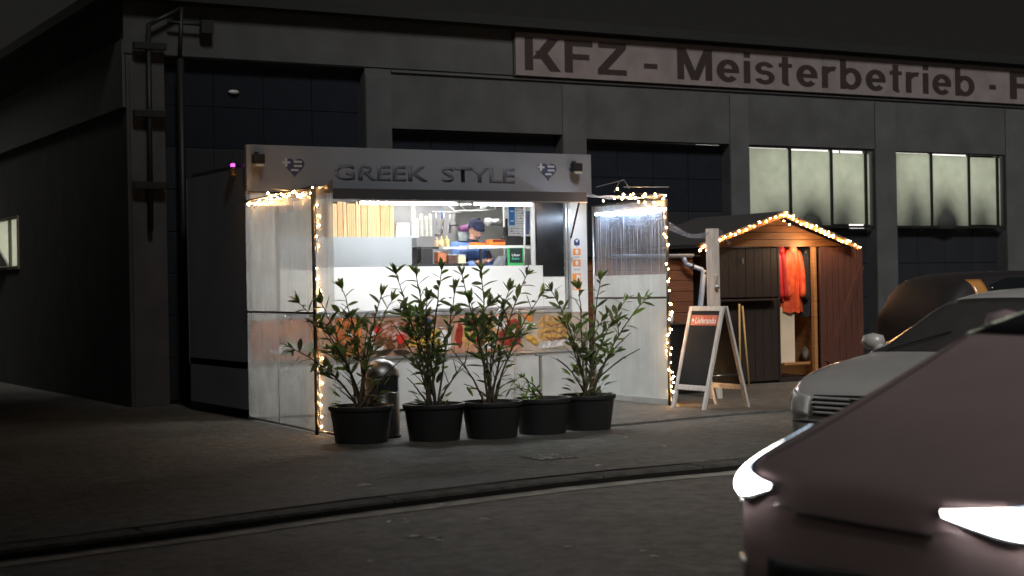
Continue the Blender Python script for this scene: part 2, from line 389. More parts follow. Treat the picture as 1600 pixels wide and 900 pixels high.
bld = thing('workshop_building', 'long flat-roofed vehicle workshop with painted lettering and two lit frosted windows', 'building', (BX0, FY, 0))
bays = [(6.6, 9.56, 4.70), (9.97, 12.87, 3.85), (13.3, 16.08, 3.80), (16.47, 19.22, 3.80), (19.70, 22.38, 3.78), (22.95, 25.7, 3.78), (26.2, 29.0, 3.78)]
wl = MB()
def pane_quad(m, x0, x1, z0, z1, y): m.add([(x0, y, z0), (x1, y, z0), (x1, y, z1), (x0, y, z1)], [(0, 1, 2, 3)])
prev = BX0
for (x0, x1, zt) in bays:
    pane_quad(wl, prev, x0, 0, 5.5, FY); pane_quad(wl, x0, x1, zt, 5.5, FY)
    wl.add([(x0, FY, 0), (x0, FY+.3, 0), (x0, FY+.3, zt), (x0, FY, zt)], [(0, 1, 2, 3)])
    wl.add([(x1, FY, 0), (x1, FY+.3, 0), (x1, FY+.3, zt), (x1, FY, zt)], [(3, 2, 1, 0)])
    wl.add([(x0, FY, zt), (x0, FY+.3, zt), (x1, FY+.3, zt), (x1, FY, zt)], [(0, 1, 2, 3)])
    prev = x1
pane_quad(wl, prev, BX1, 0, 5.5, FY)
wl.build('wall', M_wall, bld)
# side wall with one window opening
sw = MB(); a0 = WX(2, 335, BX0); a1 = WX(31, 420, BX0); wy0, wy1, wz0, wz1 = a1.y, a1.y + 1.9, a1.z, WX(31, 336, BX0).z
for (ya, yb, za, zb) in ((FY, wy0, 0, 5.5), (wy1, 44, 0, 5.5), (wy0, wy1, 0, wz0), (wy0, wy1, wz1, 5.5)):
    sw.add([(BX0, ya, za), (BX0, yb, za), (BX0, yb, zb), (BX0, ya, zb)], [(0, 1, 2, 3)])
sw.add([(BX0, 44, 0), (BX1, 44, 0), (BX1, 44, 5.5), (BX0, 44, 5.5)], [(0, 1, 2, 3)]); sw.add([(BX1, FY, 0), (BX1, 44, 0), (BX1, 44, 5.5), (BX1, FY, 5.5)], [(0, 1, 2, 3)])
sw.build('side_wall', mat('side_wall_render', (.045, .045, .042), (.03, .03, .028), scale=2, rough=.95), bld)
box('roof', (BX0-.35, FY-.25, 5.42), (BX1+.3, 44.3, 5.57), M_roofd, bld)
fs = MB(); fs.box((BX0-.03, FY-.02, 4.72), (12.0, FY-.001, 5.40)); fs.build('fascia_board', M_wall, bld)
box('fascia_board', (BX0-.05, FY, 4.0), (BX0-.01, 44, 4.9), mat('side_fascia', (.09, .095, .085), rough=.9), bld)
box('ledge', (9.97, FY-.035, 4.66), (BX1, FY-.002, 4.69), M_pil, bld)
for x0, x1 in ((6.12, 6.6), (9.56, 9.97), (12.87, 13.3), (16.08, 16.47), (19.22, 19.70), (22.38, 22.95), (25.7, 26.2)):
    box('pilaster', (x0+.003, FY-.025, 0), (x1-.003, FY-.003, 4.61), M_pil, bld, bevel=.008)
M_mull = mat('mullion_dark', (.012, .012, .012), rough=.5)
GLOW = mat('lit_interior_wall', (.5, .52, .46), emit=(.58, .55, .51), estr=3.0)
M_stored = mat('stored_dark', (.05, .055, .05), rough=.8)
for bi, (x0, x1, zt) in enumerate(bays):
    lit = bi in (3, 4)
    gd = MB(); gd.box((x0+.01, FY+.22, .03), (x1-.01, FY+.25, 2.43 if lit else zt-.01))
    gd = gd.build('garage_door', M_door, bld)
    z = .05; ztop = 2.40 if lit else zt - .05
    rows = max(1, round((ztop - z) / .56)); hh = (ztop - z) / rows
    for r_ in range(rows):
        for c_ in range(4):
            cw = (x1 - x0 - .04) / 4
            glassy = (not lit) and r_ >= rows - 2
            box('pane' if glassy else 'door_panel', (x0+.02+c_*cw+.005, FY+.195, z+r_*hh+.005), (x0+.02+(c_+1)*cw-.005, FY+.218, z+(r_+1)*hh-.005), M_dglass if glassy else M_door, gd, bevel=0 if glassy else .006)
    if lit:
        z0, z1 = 2.47, 3.76
        wf = MB(); wf.box((x0, FY+.02, z0-.04), (x1, FY+.10, z0)); wf.box((x0, FY+.02, z1), (x1, FY+.10, zt-.003)); wf.box((x0, FY+.02, z0), (x0+.03, FY+.1, z1)); wf.box((x1-.03, FY+.02, z0), (x1-.002, FY+.1, z1))
        wf = wf.build('window_frame', M_mull, bld)
        xs = [x0+.03, x0+.90, x0+1.80, x1-.18] if bi == 3 else [x0+.03, x0+.88, x0+1.80, x1-.17]
        for k in range(3):
            dz = (0, 0, .02)[k]
            box('pane', (xs[k]+.025, FY+.05, z0+.005+dz), (xs[k+1]-.025, FY+.056, z1-.03*k*.5-.01), M_frost, wf)
            bar_x = xs[k+1]
            if k < 2: box('mullion', (bar_x-.023, FY+.025, z0), (bar_x+.023, FY+.09, z1), M_mull, wf)
        box('mullion', (xs[3]-.023, FY+.025, z0), (xs[3]+.03, FY+.09, z1), M_mull, wf)
        box('pane', (xs[3]+.06, FY+.09, z0+.02), (x1-.05, FY+.096, z1-.04), M_frost, wf)
        # lit room behind the panes, with things standing close to the glass
        box('lit_room_wall', (x0-.2, FY+1.15, 1.9), (x1+.2, FY+1.2, 4.3), GLOW, bld)
        shp = ((x0+.62, .50, .24), (x0+1.35, .62, .34), (x0+2.1, .78, .24)) if bi == 3 else ((x0+.45, .9, .25), (x0+1.25, .75, .34), (x0+2.1, .66, .22))
        for (cx, hh2, rr) in shp:
            prof = [(rr*1.3, 0), (rr*1.15, hh2*.3), (rr*.8, hh2*.6), (rr*.45, hh2*.85), (rr*.2, hh2), (.01, hh2*1.05)]
            MB().lathe(prof, (cx, FY+.40, z0-.05), n=12).build('stored_load', M_stored, bld, smooth=True)
box('room_shelf', (16.4, FY+.3, 2.36), (22.4, FY+.6, 2.42), M_stored, bld)
# side window, lit, one casement tilted
sfm = MB()
for (ya, yb, za, zb) in ((wy0, wy1, wz0, wz0+.05), (wy0, wy1, wz1-.05, wz1), (wy0, wy0+.05, wz0+.05, wz1-.05), (wy1-.05, wy1, wz0+.05, wz1-.05), (wy0+.62, wy0+.70, wz0+.05, wz1-.05)):
    sfm.box((BX0-.03, ya, za), (BX0+.06, yb, zb))
sfr = sfm.build('window_frame', mat('brown_frame', (.16, .12, .09), rough=.6), bld)
box('pane', (BX0+.01, wy0+.05, wz0+.05), (BX0+.016, wy0+.62, wz1-.05), M_frost, sfr)
box('pane', (BX0+.01, wy0+.70, wz0+.05), (BX0+.016, wy1-.05, wz1-.05), M_frost, sfr)
MB().add([(BX0-.02, wy0+.72, wz0+.06), (BX0-.02, wy1-.08, wz0+.06), (BX0-.42, wy1-.08, wz1-.1), (BX0-.42, wy0+.72, wz1-.1)], [(0, 1, 2, 3)]).build('tilted_casement', mat('pale_frame', (.7, .68, .6), rough=.5), sfr, solid=.03)
box('lit_room_wall', (BX0+.7, wy0-.3, wz0-.4), (BX0+.75, wy1+.3, wz1+.3), GLOW, bld)
# sign board with lettering
sg = thing('sign_board', 'long pale board under the roof lettered KFZ - Meisterbetrieb', 'sign', (12.0, FY-.05, 4.72))
M_board = mat('sign_board_paint', (.215, .18, .178), (.17, .142, .14), scale=3, rough=.7, bump=.1)
xb = 12.02
while xb < 31:
    box('board_panel', (xb, FY-.085, 4.715), (min(xb+3.0, 31), FY-.06, 5.37), M_board, sg, bevel=.003); xb += 3.006
box('frame', (12.0, FY-.06, 4.70), (31, FY-.022, 5.385), M_frame, sg)
M_let = mat('sign_letter', (.03, .018, .018), rough=.6)
def ftext(s, xa, xb_): block_text(s, W(xa, 90, FY-.09).x, W(xb_, 140, FY-.09).x, 4.80, .50, FY-.089, M_let, sg)
ftext('KFZ', 820, 980)
ftext('-', 1006, 1028)
ftext('Meisterbetrieb', 1058, 1523)
ftext('.', 1545, 1556)
ftext('F', 1577, 1616)
# pipe bracket on the corner
br = thing('pipe_mast', 'thin dark metal mast with a triangular bracket at the building corner', 'mast', (6.4, FY-.1, 0))
M_pipe = mat('pipe_paint', (.03, .032, .03), rough=.5, metal=.4)
P = lambda x, y: W(x, y, FY-.16)
bar('post', P(232, 38), P(236, 360), .035, M_pipe, br)
bar('brace', P(230, 40), P(284, 12), .028, M_pipe, br); bar('brace', P(284, 12), P(281, 92), .028, M_pipe, br); bar('arm', P(262, 34), P(328, 40), .022, M_pipe, br)
box('lamp_head', P(318, 36) - V((.04, .04, .14)), P(328, 36) + V((.04, .04, .03)), M_pipe, br)
for y in (72, 178, 290):
    c = P(234, y); box('clamp', c - V((.22, .05, .05)), c + V((.22, .05, .05)), M_pipe, br, bevel=.01)
bar('downpipe', P(282, 92), V((P(282, 92).x, FY-.16, .02)), .05, M_pipe, br)
# pale wall lamp and small hanging lantern
wlmp = thing('wall_vent', 'small oval pale vent high on the dark workshop door', 'vent', W(365, 144, FY+.17))
c = W(365, 144, FY+.17); MB().lathe([(.075, 0), (.08, .01), (.06, .03), (.001, .035)], (0, 0, 0), n=14, sq=.4).build('cover', mat('vent_cover', (.6, .6, .58), rough=.4), wlmp, smooth=True, local=True).rotation_euler = (R(90), 0, 0)
# ------------------------------------------------------------------ food stand
KY = 17.86; KX0, KX1 = 6.57, 11.30; KB = 20.05
M_white = mat('stand_white', (.80, .81, .79), (.74, .75, .73), scale=2, rough=.35, rvar=.08)
M_grey = mat('stand_grey_panel', (.52, .54, .54), (.46, .48, .48), scale=2, rough=.45)
M_alu = mat('aluminium', (.62, .63, .64), (.5, .51, .52), scale=8, rough=.32, metal=.8)
M_skirt = mat('stand_skirt', (.50, .51, .50), (.40, .41, .40), scale=2.5, rough=.5, bump=.06)
M_int = mat('stand_interior', (.50, .50, .48), (.42, .42, .40), scale=2.5, rough=.6)
M_dark = mat('dark_metal', (.03, .032, .035), rough=.4)
M_fasc = mat('sign_fascia', (.23, .25, .285), (.195, .215, .25), scale=1.5, rough=.6)  # bluish tint carries the scattered glow of the tubes on the name board
M_steel = mat('stainless_steel', (.6, .6, .6), (.48, .48, .48), scale=14, rough=.28, metal=1.0, stretch=(1, 1, .1))
M_black = mat('matt_black', (.014, .014, .015), rough=.5)
ks = thing('food_stand', 'white food stand with raised flap, lit serving hatch and dark name board', 'food stand', (KX0, KY, 0))
box('floor', (KX0, KY+.03, .60), (KX1, KB, .68), M_int, ks)
box('roof', (KX0+.06, KY-.02, 2.985), (KX1-.06, KB-.05, 3.04), M_dark, ks)
box('ceiling', (KX0+.05, KY+.06, 2.74), (KX1-.05, KB-.05, 2.78), M_white, ks)
box('back_wall', (KX0, KB-.04, .68), (KX1, KB, 2.98), M_int, ks)
sidew = box('side_wall', (KX0, KY, .12), (KX0+.05, KB-.04, 2.98), M_fasc, ks)
box('side_wall', (KX1-.05, KY+.003, .12), (KX1, KB-.04, 2.98), M_white, ks)
# front wall pieces
zf0, zf1 = 1.177, 2.60
HX0 = 6.98
box('side_panel', (11.045, KY, .70), (11.295, KY+.04, 2.68), M_white, ks)
box('side_panel', (KX0+.053, KY, 1.18), (HX0-.05, KY+.04, 2.68), M_grey, ks)
box('header', (KX0+.053, KY+.045, 2.60), (KX1-.053, KY+.075, 2.97), M_dark, ks)
box('serving_panel', (HX0, KY+.01, 1.255), (10.62, KY+.04, 1.787), M_white, ks, bevel=.004)
box('serving_panel', (10.624, KY+.013, 1.255), (10.955, KY+.04, 1.634), M_white, ks, bevel=.004)
box('frosted_panel', (HX0, KY+.02, 1.79), (8.735, KY+.03, 2.16), mat('frosted_screen', (.30, .32, .33), (.36, .38, .39), scale=1, rough=.25), ks)
fr = MB()
for k, (o_, t_) in enumerate(((0, .035), (.045, .03))):
    fr.box((HX0-.05, KY-.02+.008*k, zf0+o_), (11.035-o_, KY+.009, zf0+o_+t_))
    fr.box((11.035-o_-t_, KY-.018+.008*k, zf0+o_+t_), (11.035-o_, KY+.009, zf1))
fr.build('hatch_frame', M_alu, ks, bevel=.003)
pm_ = W(646, 340, KY).x
box('post', (pm_-.022, KY+.0, 2.165), (pm_+.022, KY+.03, 2.62), M_white, ks)
px_ = W(833, 340, KY).x
box('post', (px_-.02, KY+.0, 1.79), (px_+.02, KY+.04, 2.64), M_white, ks)
bar('pole', W(820, 318, KY+.05), W(819, 413, KY+.05), .013, M_white, ks)
screen = box('menu_screen', (W(837, 330, KY).x+.02, KY+.016, 1.640), (W(881, 330, KY).x, KY+.05, 2.62), mat('menu_screen', (.012, .013, .014), rough=.22), ks)
# skirt, joint strips
box('skirt_panel', (6.58, KY+.01, .03), (8.2, KY+.03, .655), M_skirt, ks); box('skirt_panel', (8.206, KY+.012, .03), (9.86, KY+.03, .655), M_skirt, ks); box('skirt_panel', (9.866, KY+.01, .03), (11.29, KY+.03, .655), M_skirt, ks)
box('joint_strip', (10.16, KY-.004, .03), (10.18, KY+.008, .655), M_alu, ks)
box('trim_strip', (KX0, KY-.015, .658), (11.29, KY+.03, .685), M_alu, ks)
# print band: four flat food pictures
BZ0, BZ1 = .69, 1.172
band = [('food_print', 6.60, 8.02), ('food_print', 8.025, 9.29), ('food_print', 9.295, 10.27), ('food_print', 10.275, 11.28)]
bcol = [(.55, .17, .05), (.36, .21, .14), (.50, .26, .17), (.46, .38, .30)]
def blob(m, cx, cz, rx, rz, y, n=11, rough_=.25, ang=0):
    pts = []
    for k in range(n):
        t = 2*PI*k/n; rr = 1 + random.uniform(-rough_, rough_)
        dx, dz = rx*rr*math.cos(t), rz*rr*math.sin(t)
        pts.append((cx + dx*math.cos(ang) - dz*math.sin(ang), y, cz + dx*math.sin(ang) + dz*math.cos(ang)))
    m.add(pts, [tuple(range(n))])
def pmat(nm, c, s=25): return mat('print_' + nm, c, tuple(v*.55 for v in c), scale=s, rough=.35, lo=.4, hi=.6)
PC = dict(meat=(.16, .055, .025), meat2=(.30, .12, .06), fries=(.62, .36, .07), bread=(.55, .31, .12), tomato=(.50, .03, .02), salad=(.07, .16, .02),
          white=(.70, .68, .66), dark=(.04, .03, .02), blue=(.02, .07, .25), red=(.28, .03, .018), pink=(.5, .28, .24), orange=(.62, .20, .035))
yy = KY - .018
for i, (nm, xa, xb2) in enumerate(band):
    pn = box(nm, (xa, KY-.010, BZ0), (xb2, KY+.008, BZ1), pmat('base%d' % i, bcol[i], 3), ks)
    pn['label'] = ('orange food picture with skewers and salad', 'food picture of sliced meat with fries', 'food picture of a filled flatbread on a red cloth', 'food picture of golden bread slices')[i]
    wd = xb2 - xa
    layers = []
    if i == 0:
        layers += [('white', [(xa+.35+.5*random.random(), .78+.1*random.random(), .14, .06) for _ in range(3)]),
                   ('orange', [(xa+.12*k, .98+.1*random.random(), .1, .05) for k in range(9)]),
                   ('red', [(xa+.78, 1.13, .12, .04), (xa+.95, 1.08, .07, .06)]),
                   ('bread', [(xa+.5+.09*k, .95-.02*k, .07, .035) for k in range(7)]),
                   ('tomato', [(xa+.62, .92, .07, .06), (xa+1.0, .78, .09, .055), (xa+.3, .86, .06, .05)]), ('salad', [(xa+.75, .84, .08, .04), (xa+.45, .78, .07, .03)])]
    if i == 1:
        layers += [('blue', [(xa+.86, 1.09, .13, .08)]), ('white', [(xa+.2, .9, .16, .14), (xa+1.1, .85, .12, .12)]),
                   ('meat', [(xa+.2+.7*random.random(), .82+.28*random.random(), .08, .035) for _ in range(40)]),
                   ('meat2', [(xa+.25+.6*random.random(), .9+.2*random.random(), .06, .025) for _ in range(26)]),
                   ('pink', [(xa+.3+.5*random.random(), .9+.2*random.random(), .04, .02) for _ in range(16)]),
                   ('fries', [(xa+.62+.4*random.random(), .80+.2*random.random(), .10, .018) for _ in range(26)]),
                   ('tomato', [(xa+.52, .90, .06, .06), (xa+.2, 1.02, .05, .04)]), ('dark', [(xa+.3, .735, .14, .03), (xa+.55, .73, .12, .025)])]
    if i == 2:
        layers += [('red', [(xa+.82, .82, .18, .13), (xa+.84, 1.05, .12, .16), (xa+.07, .92, .06, .17)]), ('white', [(xa+.45, .78, .1, .06), (xa+.83, .95, .05, .05), (xa+.62, 1.05, .12, .09)]),
                   ('bread', [(xa+.4, .95, .22, .17), (xa+.2, .88, .09, .16)]), ('meat2', [(xa+.32+.15*random.random(), .95+.12*random.random(), .06, .035) for _ in range(10)]),
                   ('fries', [(xa+.45, 1.0, .1, .02), (xa+.47, .95, .1, .02), (xa+.44, .9, .1, .02)]), ('tomato', [(xa+.36, .84, .07, .05), (xa+.28, 1.07, .05, .06)]), ('salad', [(xa+.2, 1.0, .07, .05), (xa+.55, .87, .06, .04)])]
    if i == 3:
        layers += [('orange', [(xa+.1, 1.12, .09, .04)]), ('white', [(xa+.5, .76, .35, .05)]),
                   ('bread', [(xa+.3+.1*(k % 4)+.03*random.random(), .85+.08*(k//4), .085, .035) for k in range(16)]),
                   ('fries', [(xa+.35+.1*(k % 4), .87+.08*(k//4), .06, .02) for k in range(12)]), ('meat2', [(xa+.4+.1*(k % 3), .83+.09*(k//3), .07, .01) for k in range(9)]), ('fries', [(xa+.15, .83, .12, .05)])]
    for li, (c, bl) in enumerate(layers):
        m = MB()
        for k2, (cx, cz, rx, rz) in enumerate(bl):
            cx = min(max(cx, xa+rx*1.1), xb2-rx*1.1); cz = min(max(cz, BZ0+rz*1.3+.01), BZ1-rz*1.3-.01)
            blob(m, cx, cz, rx, rz, KY-.0125-.0012*li-.00004*k2, ang=random.uniform(-.5, .5) if rz < .06 else 0)
        m.build('printed_shape', pmat(c, PC[c]), pn)
# name board with hearts
box('name_board', (KX0-.02, KY-.10, 2.69), (KX1+.02, KY-.03, 3.235), M_fasc, ks, bevel=.004)
nb = ks.children[-1]
M_dim = mat('dim_letter', (.155, .175, .215), rough=.5)
text_mesh('lettering', 'GREEK', W(521, 268, KY-.1).x, W(668, 268, KY-.1).x, 2.84, 3.03, KY-.108, M_dim, nb, .02, .001)
text_mesh('lettering', 'STYLE', W(690, 268, KY-.1).x, W(804, 268, KY-.1).x, 2.84, 3.03, KY-.108, M_dim, nb, .02, .001)
def heart(cx, cz, s_):
    def hp(t, k=1): return V((cx + s_*k*.062*16*math.sin(t)**3/10, 0, cz + s_*k*.062*(13*math.cos(t)-5*math.cos(2*t)-2*math.cos(3*t)-math.cos(4*t))/10))
    pts = [hp(2*PI*k/40) for k in range(40)]
    MB().poly([V((p.x, KY-.104, p.z)) for p in pts], (0, -.006, 0)).build('heart_emblem', mat('heart_blue', (.05, .07, .14), rough=.5), nb)
    # pale stripes and cross inside the outline
    m = MB()
    zs = [p.z for p in pts]; zb, zt_ = min(zs), max(zs)
    def span(z):
        xs = []
        for a, b in zip(pts, pts[1:] + pts[:1]):
            if (a.z - z) * (b.z - z) < 0: xs.append(a.x + (z - a.z) / (b.z - a.z) * (b.x - a.x))
        return (min(xs), max(xs)) if len(xs) >= 2 else None
    hh = (zt_ - zb) / 9
    for k in range(1, 8, 2):
        za, z2 = zt_ - (k+1)*hh, zt_ - k*hh
        sp, sq = span(za + hh*.1), span(z2 - hh*.1)
        if sp and sq:
            xl = cx - .01 if k < 5 else max(sp[0], sq[0]) + .02
            xr = min(sp[1], sq[1]) - .02
            if xr > xl: m.box((xl, KY-.1135, za), (xr, KY-.1105, z2))
    m.box((cx-.1*s_, KY-.1135, cz-.005*s_), (cx-.075*s_, KY-.1105, cz+.075*s_)); m.box((cx-.13*s_, KY-.1138, cz+.025*s_), (cx-.045*s_, KY-.1108, cz+.045*s_))
    m.build('emblem_stripes', mat('emblem_pale', (.50, .53, .60), rough=.5), nb)
for hx, hz in ((460, 260), (856, 267)):
    p = W(hx, hz, KY-.1); heart(p.x, p.z, 1.25)
# two small unlit floodlights on the name board ends
for k, (hx, hy) in enumerate(((404, 249), (901, 262))):
    p = W(hx, hy, KY-.2)
    fl = thing('floodlight', ('unlit black floodlight on the left end of the name board', 'unlit black floodlight on the right end of the name board')[k], 'lamp', (p.x, KY-.11, p.z), 'floodlights on the name board')
    MB().box((p.x-.02, KY-.15, p.z+.03), (p.x+.02, KY-.105, p.z+.09)).build('bracket', M_dark, fl)
    box('housing', (p.x-.07, KY-.24, p.z-.05), (p.x+.07, KY-.15, p.z+.06), M_black, fl, bevel=.012)
    box('glass', (p.x-.055, KY-.247, p.z-.085), (p.x+.05, KY-.2, p.z-.053), mat('floodlight_glass', (.5, .5, .48), rough=.1), fl, bevel=.006)
# flap held out over the hatch with two tubes on its front edge
FLY = KY - .92
zfl = W(700, 312.5, FLY).z; zft = W(700, 297, FLY).z
fx0, fx1 = W(492, 300, FLY).x, W(917, 305, FLY).x
fp = MB(); th_ = .03
fp.add([(fx0, FLY, zfl), (fx1, FLY, zfl), (fx1, FLY, zft), (fx0, FLY, zft), (fx0, KY-.06, 2.64), (fx1, KY-.06, 2.64), (fx1, KY-.06, 2.688), (fx0, KY-.06, 2.688)],
       ((0,1,2,3),(7,6,5,4),(4,5,1,0),(3,2,6,7),(0,3,7,4),(1,5,6,2)))
flap = fp.build('flap', mat('flap_paint', (.042, .045, .055), (.035, .038, .045), scale=2, rough=.6), ks, bevel=.006)
box('flap_edge', (fx0, FLY-.006, zfl-.012), (fx1, FLY+.02, zfl-.001), M_alu, flap)
for xx in (905, 489):
    a = W(xx, 316, FLY+.05); 
    b = W(881 if xx == 905 else 497, 420, KY-.01)
    mid = a.lerp(b, .52)
    st = bar('gas_strut', V(a), mid, .013, M_black, ks); bar('strut_rod', mid, b, .006, M_alu, st)
M_tube = emis('led_tube_glow', (.93, .97, 1.0), 240)
def led(xa, xb_, y, nm_label):
    a = W(xa, y, FLY-.03); b = W(xb_, y + (xb_-xa)*.03, FLY-.03); z = zfl - .045
    t = thing('tube_lamp', nm_label, 'lamp', (a.x, a.y, z), 'white tubes under the flap edge')
    box('housing', (a.x, FLY-.045, z+.012), (b.x, FLY-.005, z+.032), M_white, t)
    MB().tube([(a.x+.02, FLY-.025, z), (b.x-.02, FLY-.025, z)], .017, 10).build('tube', M_tube, t, smooth=True)
    for xx in (a.x, b.x-.02): box('end_cap', (xx, FLY-.043, z-.018), (xx+.02, FLY-.007, z+.011), M_white, t)
led(560, 715, 313, 'brightest white tube lamp under the middle of the flap edge')
led(738, 832, 315, 'shorter white tube lamp under the flap edge above the server')
t = thing('tube_lamp', 'bluish white tube lamp inside the top of the right plastic windbreak', 'lamp', (11.28, 17.6, 2.42))
box('housing', (11.26, 16.25, 2.455), (11.30, 17.62, 2.475), M_white, t)
MB().tube([(11.28, 17.6, 2.44), (11.28, 16.27, 2.44)], .014, 10).build('tube', emis('cool_tube_glow', (.62, .78, 1.0), 70), t, smooth=True)
# interior ceiling lamp (over the server)
il = thing('ceiling_lamp', 'white ceiling lamp strip inside the stand above the server', 'lamp', (9.0, KY+.9, 2.70))
box('housing', (7.6, KY+.75, 2.71), (10.6, KY+.95, 2.738), M_white, il); box('diffuser', (7.62, KY+.77, 2.695), (10.58, KY+.93, 2.709), emis('ceiling_lamp_glow', (1, .96, .88), 17), il)

# stickers on the right jamb
def sticker(x, y, w_, h_, col, txt=None, lab='', tcol=None, hexa=False, shape='sticker'):
    p = W(x, y, KY); t = thing(shape, lab, 'sticker', (p.x, KY-.003, p.z), 'delivery stickers on the stand jamb')
    if hexa:
        MB().poly([(p.x + w_/2*math.sin(k*PI/3), KY-.003, p.z + h_/2*math.cos(k*PI/3)) for k in range(6)], (0, -.002, 0)).build('backing', col, t)
        MB().poly([(p.x + w_/2*.45*math.sin(k*PI/3), KY-.006, p.z+.02 + h_/2*.4*math.cos(k*PI/3)) for k in (0, 1.2, 3, 4.8)], (0, -.0015, 0)).build('mark', tcol, t)
        box('mark', (p.x-.03, KY-.0075, p.z-.05), (p.x+.03, KY-.006, p.z-.04), tcol, t)
    else:
        box('backing', (p.x-w_/2, KY-.005, p.z-h_/2), (p.x+w_/2, KY-.003, p.z+h_/2), col, t)
        if txt == 'house':
            MB().poly([(p.x-.022, KY-.006, p.z-.028), (p.x+.022, KY-.006, p.z-.028), (p.x+.022, KY-.006, p.z+.008), (p.x+.03, KY-.006, p.z+.012), (p.x, KY-.006, p.z+.034), (p.x-.03, KY-.006, p.z+.012), (p.x-.022, KY-.006, p.z+.008)], (0, -.0015, 0)).build('mark', tcol, t)
        elif txt == 'lines':
            for k in range(2): box('mark', (p.x-w_*.4, KY-.0065, p.z-.008+.014*k), (p.x+w_*.4, KY-.0055, p.z-.003+.014*k), tcol, t)
        elif txt == 'sheet':
            box('mark', (p.x-.005, KY-.0065, p.z-.01), (p.x+.05, KY-.0055, p.z+.09), tcol, t); box('mark', (p.x-.05, KY-.0065, p.z-.1), (p.x-.02, KY-.0055, p.z-.02), tcol, t)
M_or = mat('sticker_orange', (.90, .30, .06), (.86, .27, .05), rough=.35); M_nv = mat('sticker_navy', (.03, .07, .22), rough=.3); M_sw = mat('sticker_white', (.85, .85, .83), rough=.4); M_sg = mat('print_grey', (.35, .35, .35), rough=.5)
sticker(901, 379, .10, .115, M_nv, lab='dark blue six-sided sticker at the top of the stand jamb', tcol=M_sw, hexa=True)
sticker(901, 393.5, .115, .085, M_or, 'house', 'upper of two small orange stickers with a white mark', M_sw)
sticker(901, 402, .115, .045, M_sw, 'lines', 'narrow white sticker between the two small orange stickers', M_sg)
sticker(901, 411, .115, .085, M_or, 'house', 'lower of two small orange stickers with a white mark', M_sw)
sticker(901, 421, .125, .05, M_sw, 'lines', 'white sticker with grey print above the tall orange notice', M_sg)
sticker(901, 440, .125, .215, M_or, 'sheet', 'tall orange notice at the bottom of the jamb stickers', M_sw)
box('knob', (W(893, 402, KY).x-.02, KY-.03, 1.83), (W(893, 402, KY).x+.015, KY-.022, 1.89), M_alu, ks, bevel=.004)

# ---- goods and equipment inside the hatch
SH = KY + .12                                             # depth of the front shelf
def I(x, y, d=.3): return W(x, y, KY + d)
M_kraft = mat('kraft_paper', (.72, .47, .24), (.62, .39, .19), scale=3, rough=.8, stretch=(10, 10, 1))
M_kraft2 = mat('kraft_paper_light', (.80, .58, .34), (.70, .48, .26), scale=3, rough=.8, stretch=(10, 10, 1))
box('shelf', (HX0, KY+.05, 2.125), (8.70, KY+.5, 2.155), M_white, ks)
xk = 513; kk = 0
wds = [14, 9, 6, 14, 8, 10, 20, 15, 7]
for w_ in wds:
    a = W(xk + .6, 340, KY+.12).x; b = W(xk + w_ - .6, 340, KY+.12).x
    tpz = W(xk, (318, 315, 316)[kk % 3], KY+.12).z
    t = thing('kraft_tray_stack', '', 'takeaway trays', (a, KY+.12, 2.157), 'upright stacks of kraft takeaway trays')
    t['label'] = ['leftmost tall upright stack of kraft takeaway trays', 'second upright stack of kraft trays from the left', 'thin dark-edged stack of kraft trays, third from the left', 'broad pale stack of kraft trays, fourth from the left',
                  'fifth stack of kraft trays from the left', 'sixth stack of kraft trays just left of the widest one', 'wide kraft stack with slanted top corners', 'kraft stack just right of the widest one', 'rightmost thin stack of kraft trays next to the white boxes'][kk]
    c = .022 if kk == 6 else .006
    MB().poly([(a, KY+.12, 2.157), (b, KY+.12, 2.157), (b, KY+.12, tpz-c), (b-c, KY+.12, tpz), (a+c, KY+.12, tpz), (a, KY+.12, tpz-c)], (0, .2, 0)).build('tray', M_kraft if kk % 2 else M_kraft2, t, bevel=.006)
    nn = max(2, int((b-a)/.022))
    for j in range(1, nn): box('tray_edge', (a+(b-a)*j/nn-.003, KY+.112, 2.16), (a+(b-a)*j/nn+.003, KY+.119, tpz-.02), M_kraft, t)
    xk += w_; kk += 1
M_box = mat('white_card', (.78, .78, .74), rough=.6)
for k in range(4):
    a = I(618, 350, .14).x; b = I(640, 350, .14).x; z = 2.157 + .046*k
    t = tag(box('menu_box', (a+.004*k, KY+.13, z), (b-.003*(k % 2), KY+.33, z+.043), M_box, bevel=.004), ('lowest white card box beside the kraft trays', 'second white card box from the bottom of its stack', 'third white card box from the bottom of its stack', 'topmost white card box beside the kraft trays')[k], 'box', 'white card boxes on the shelf')
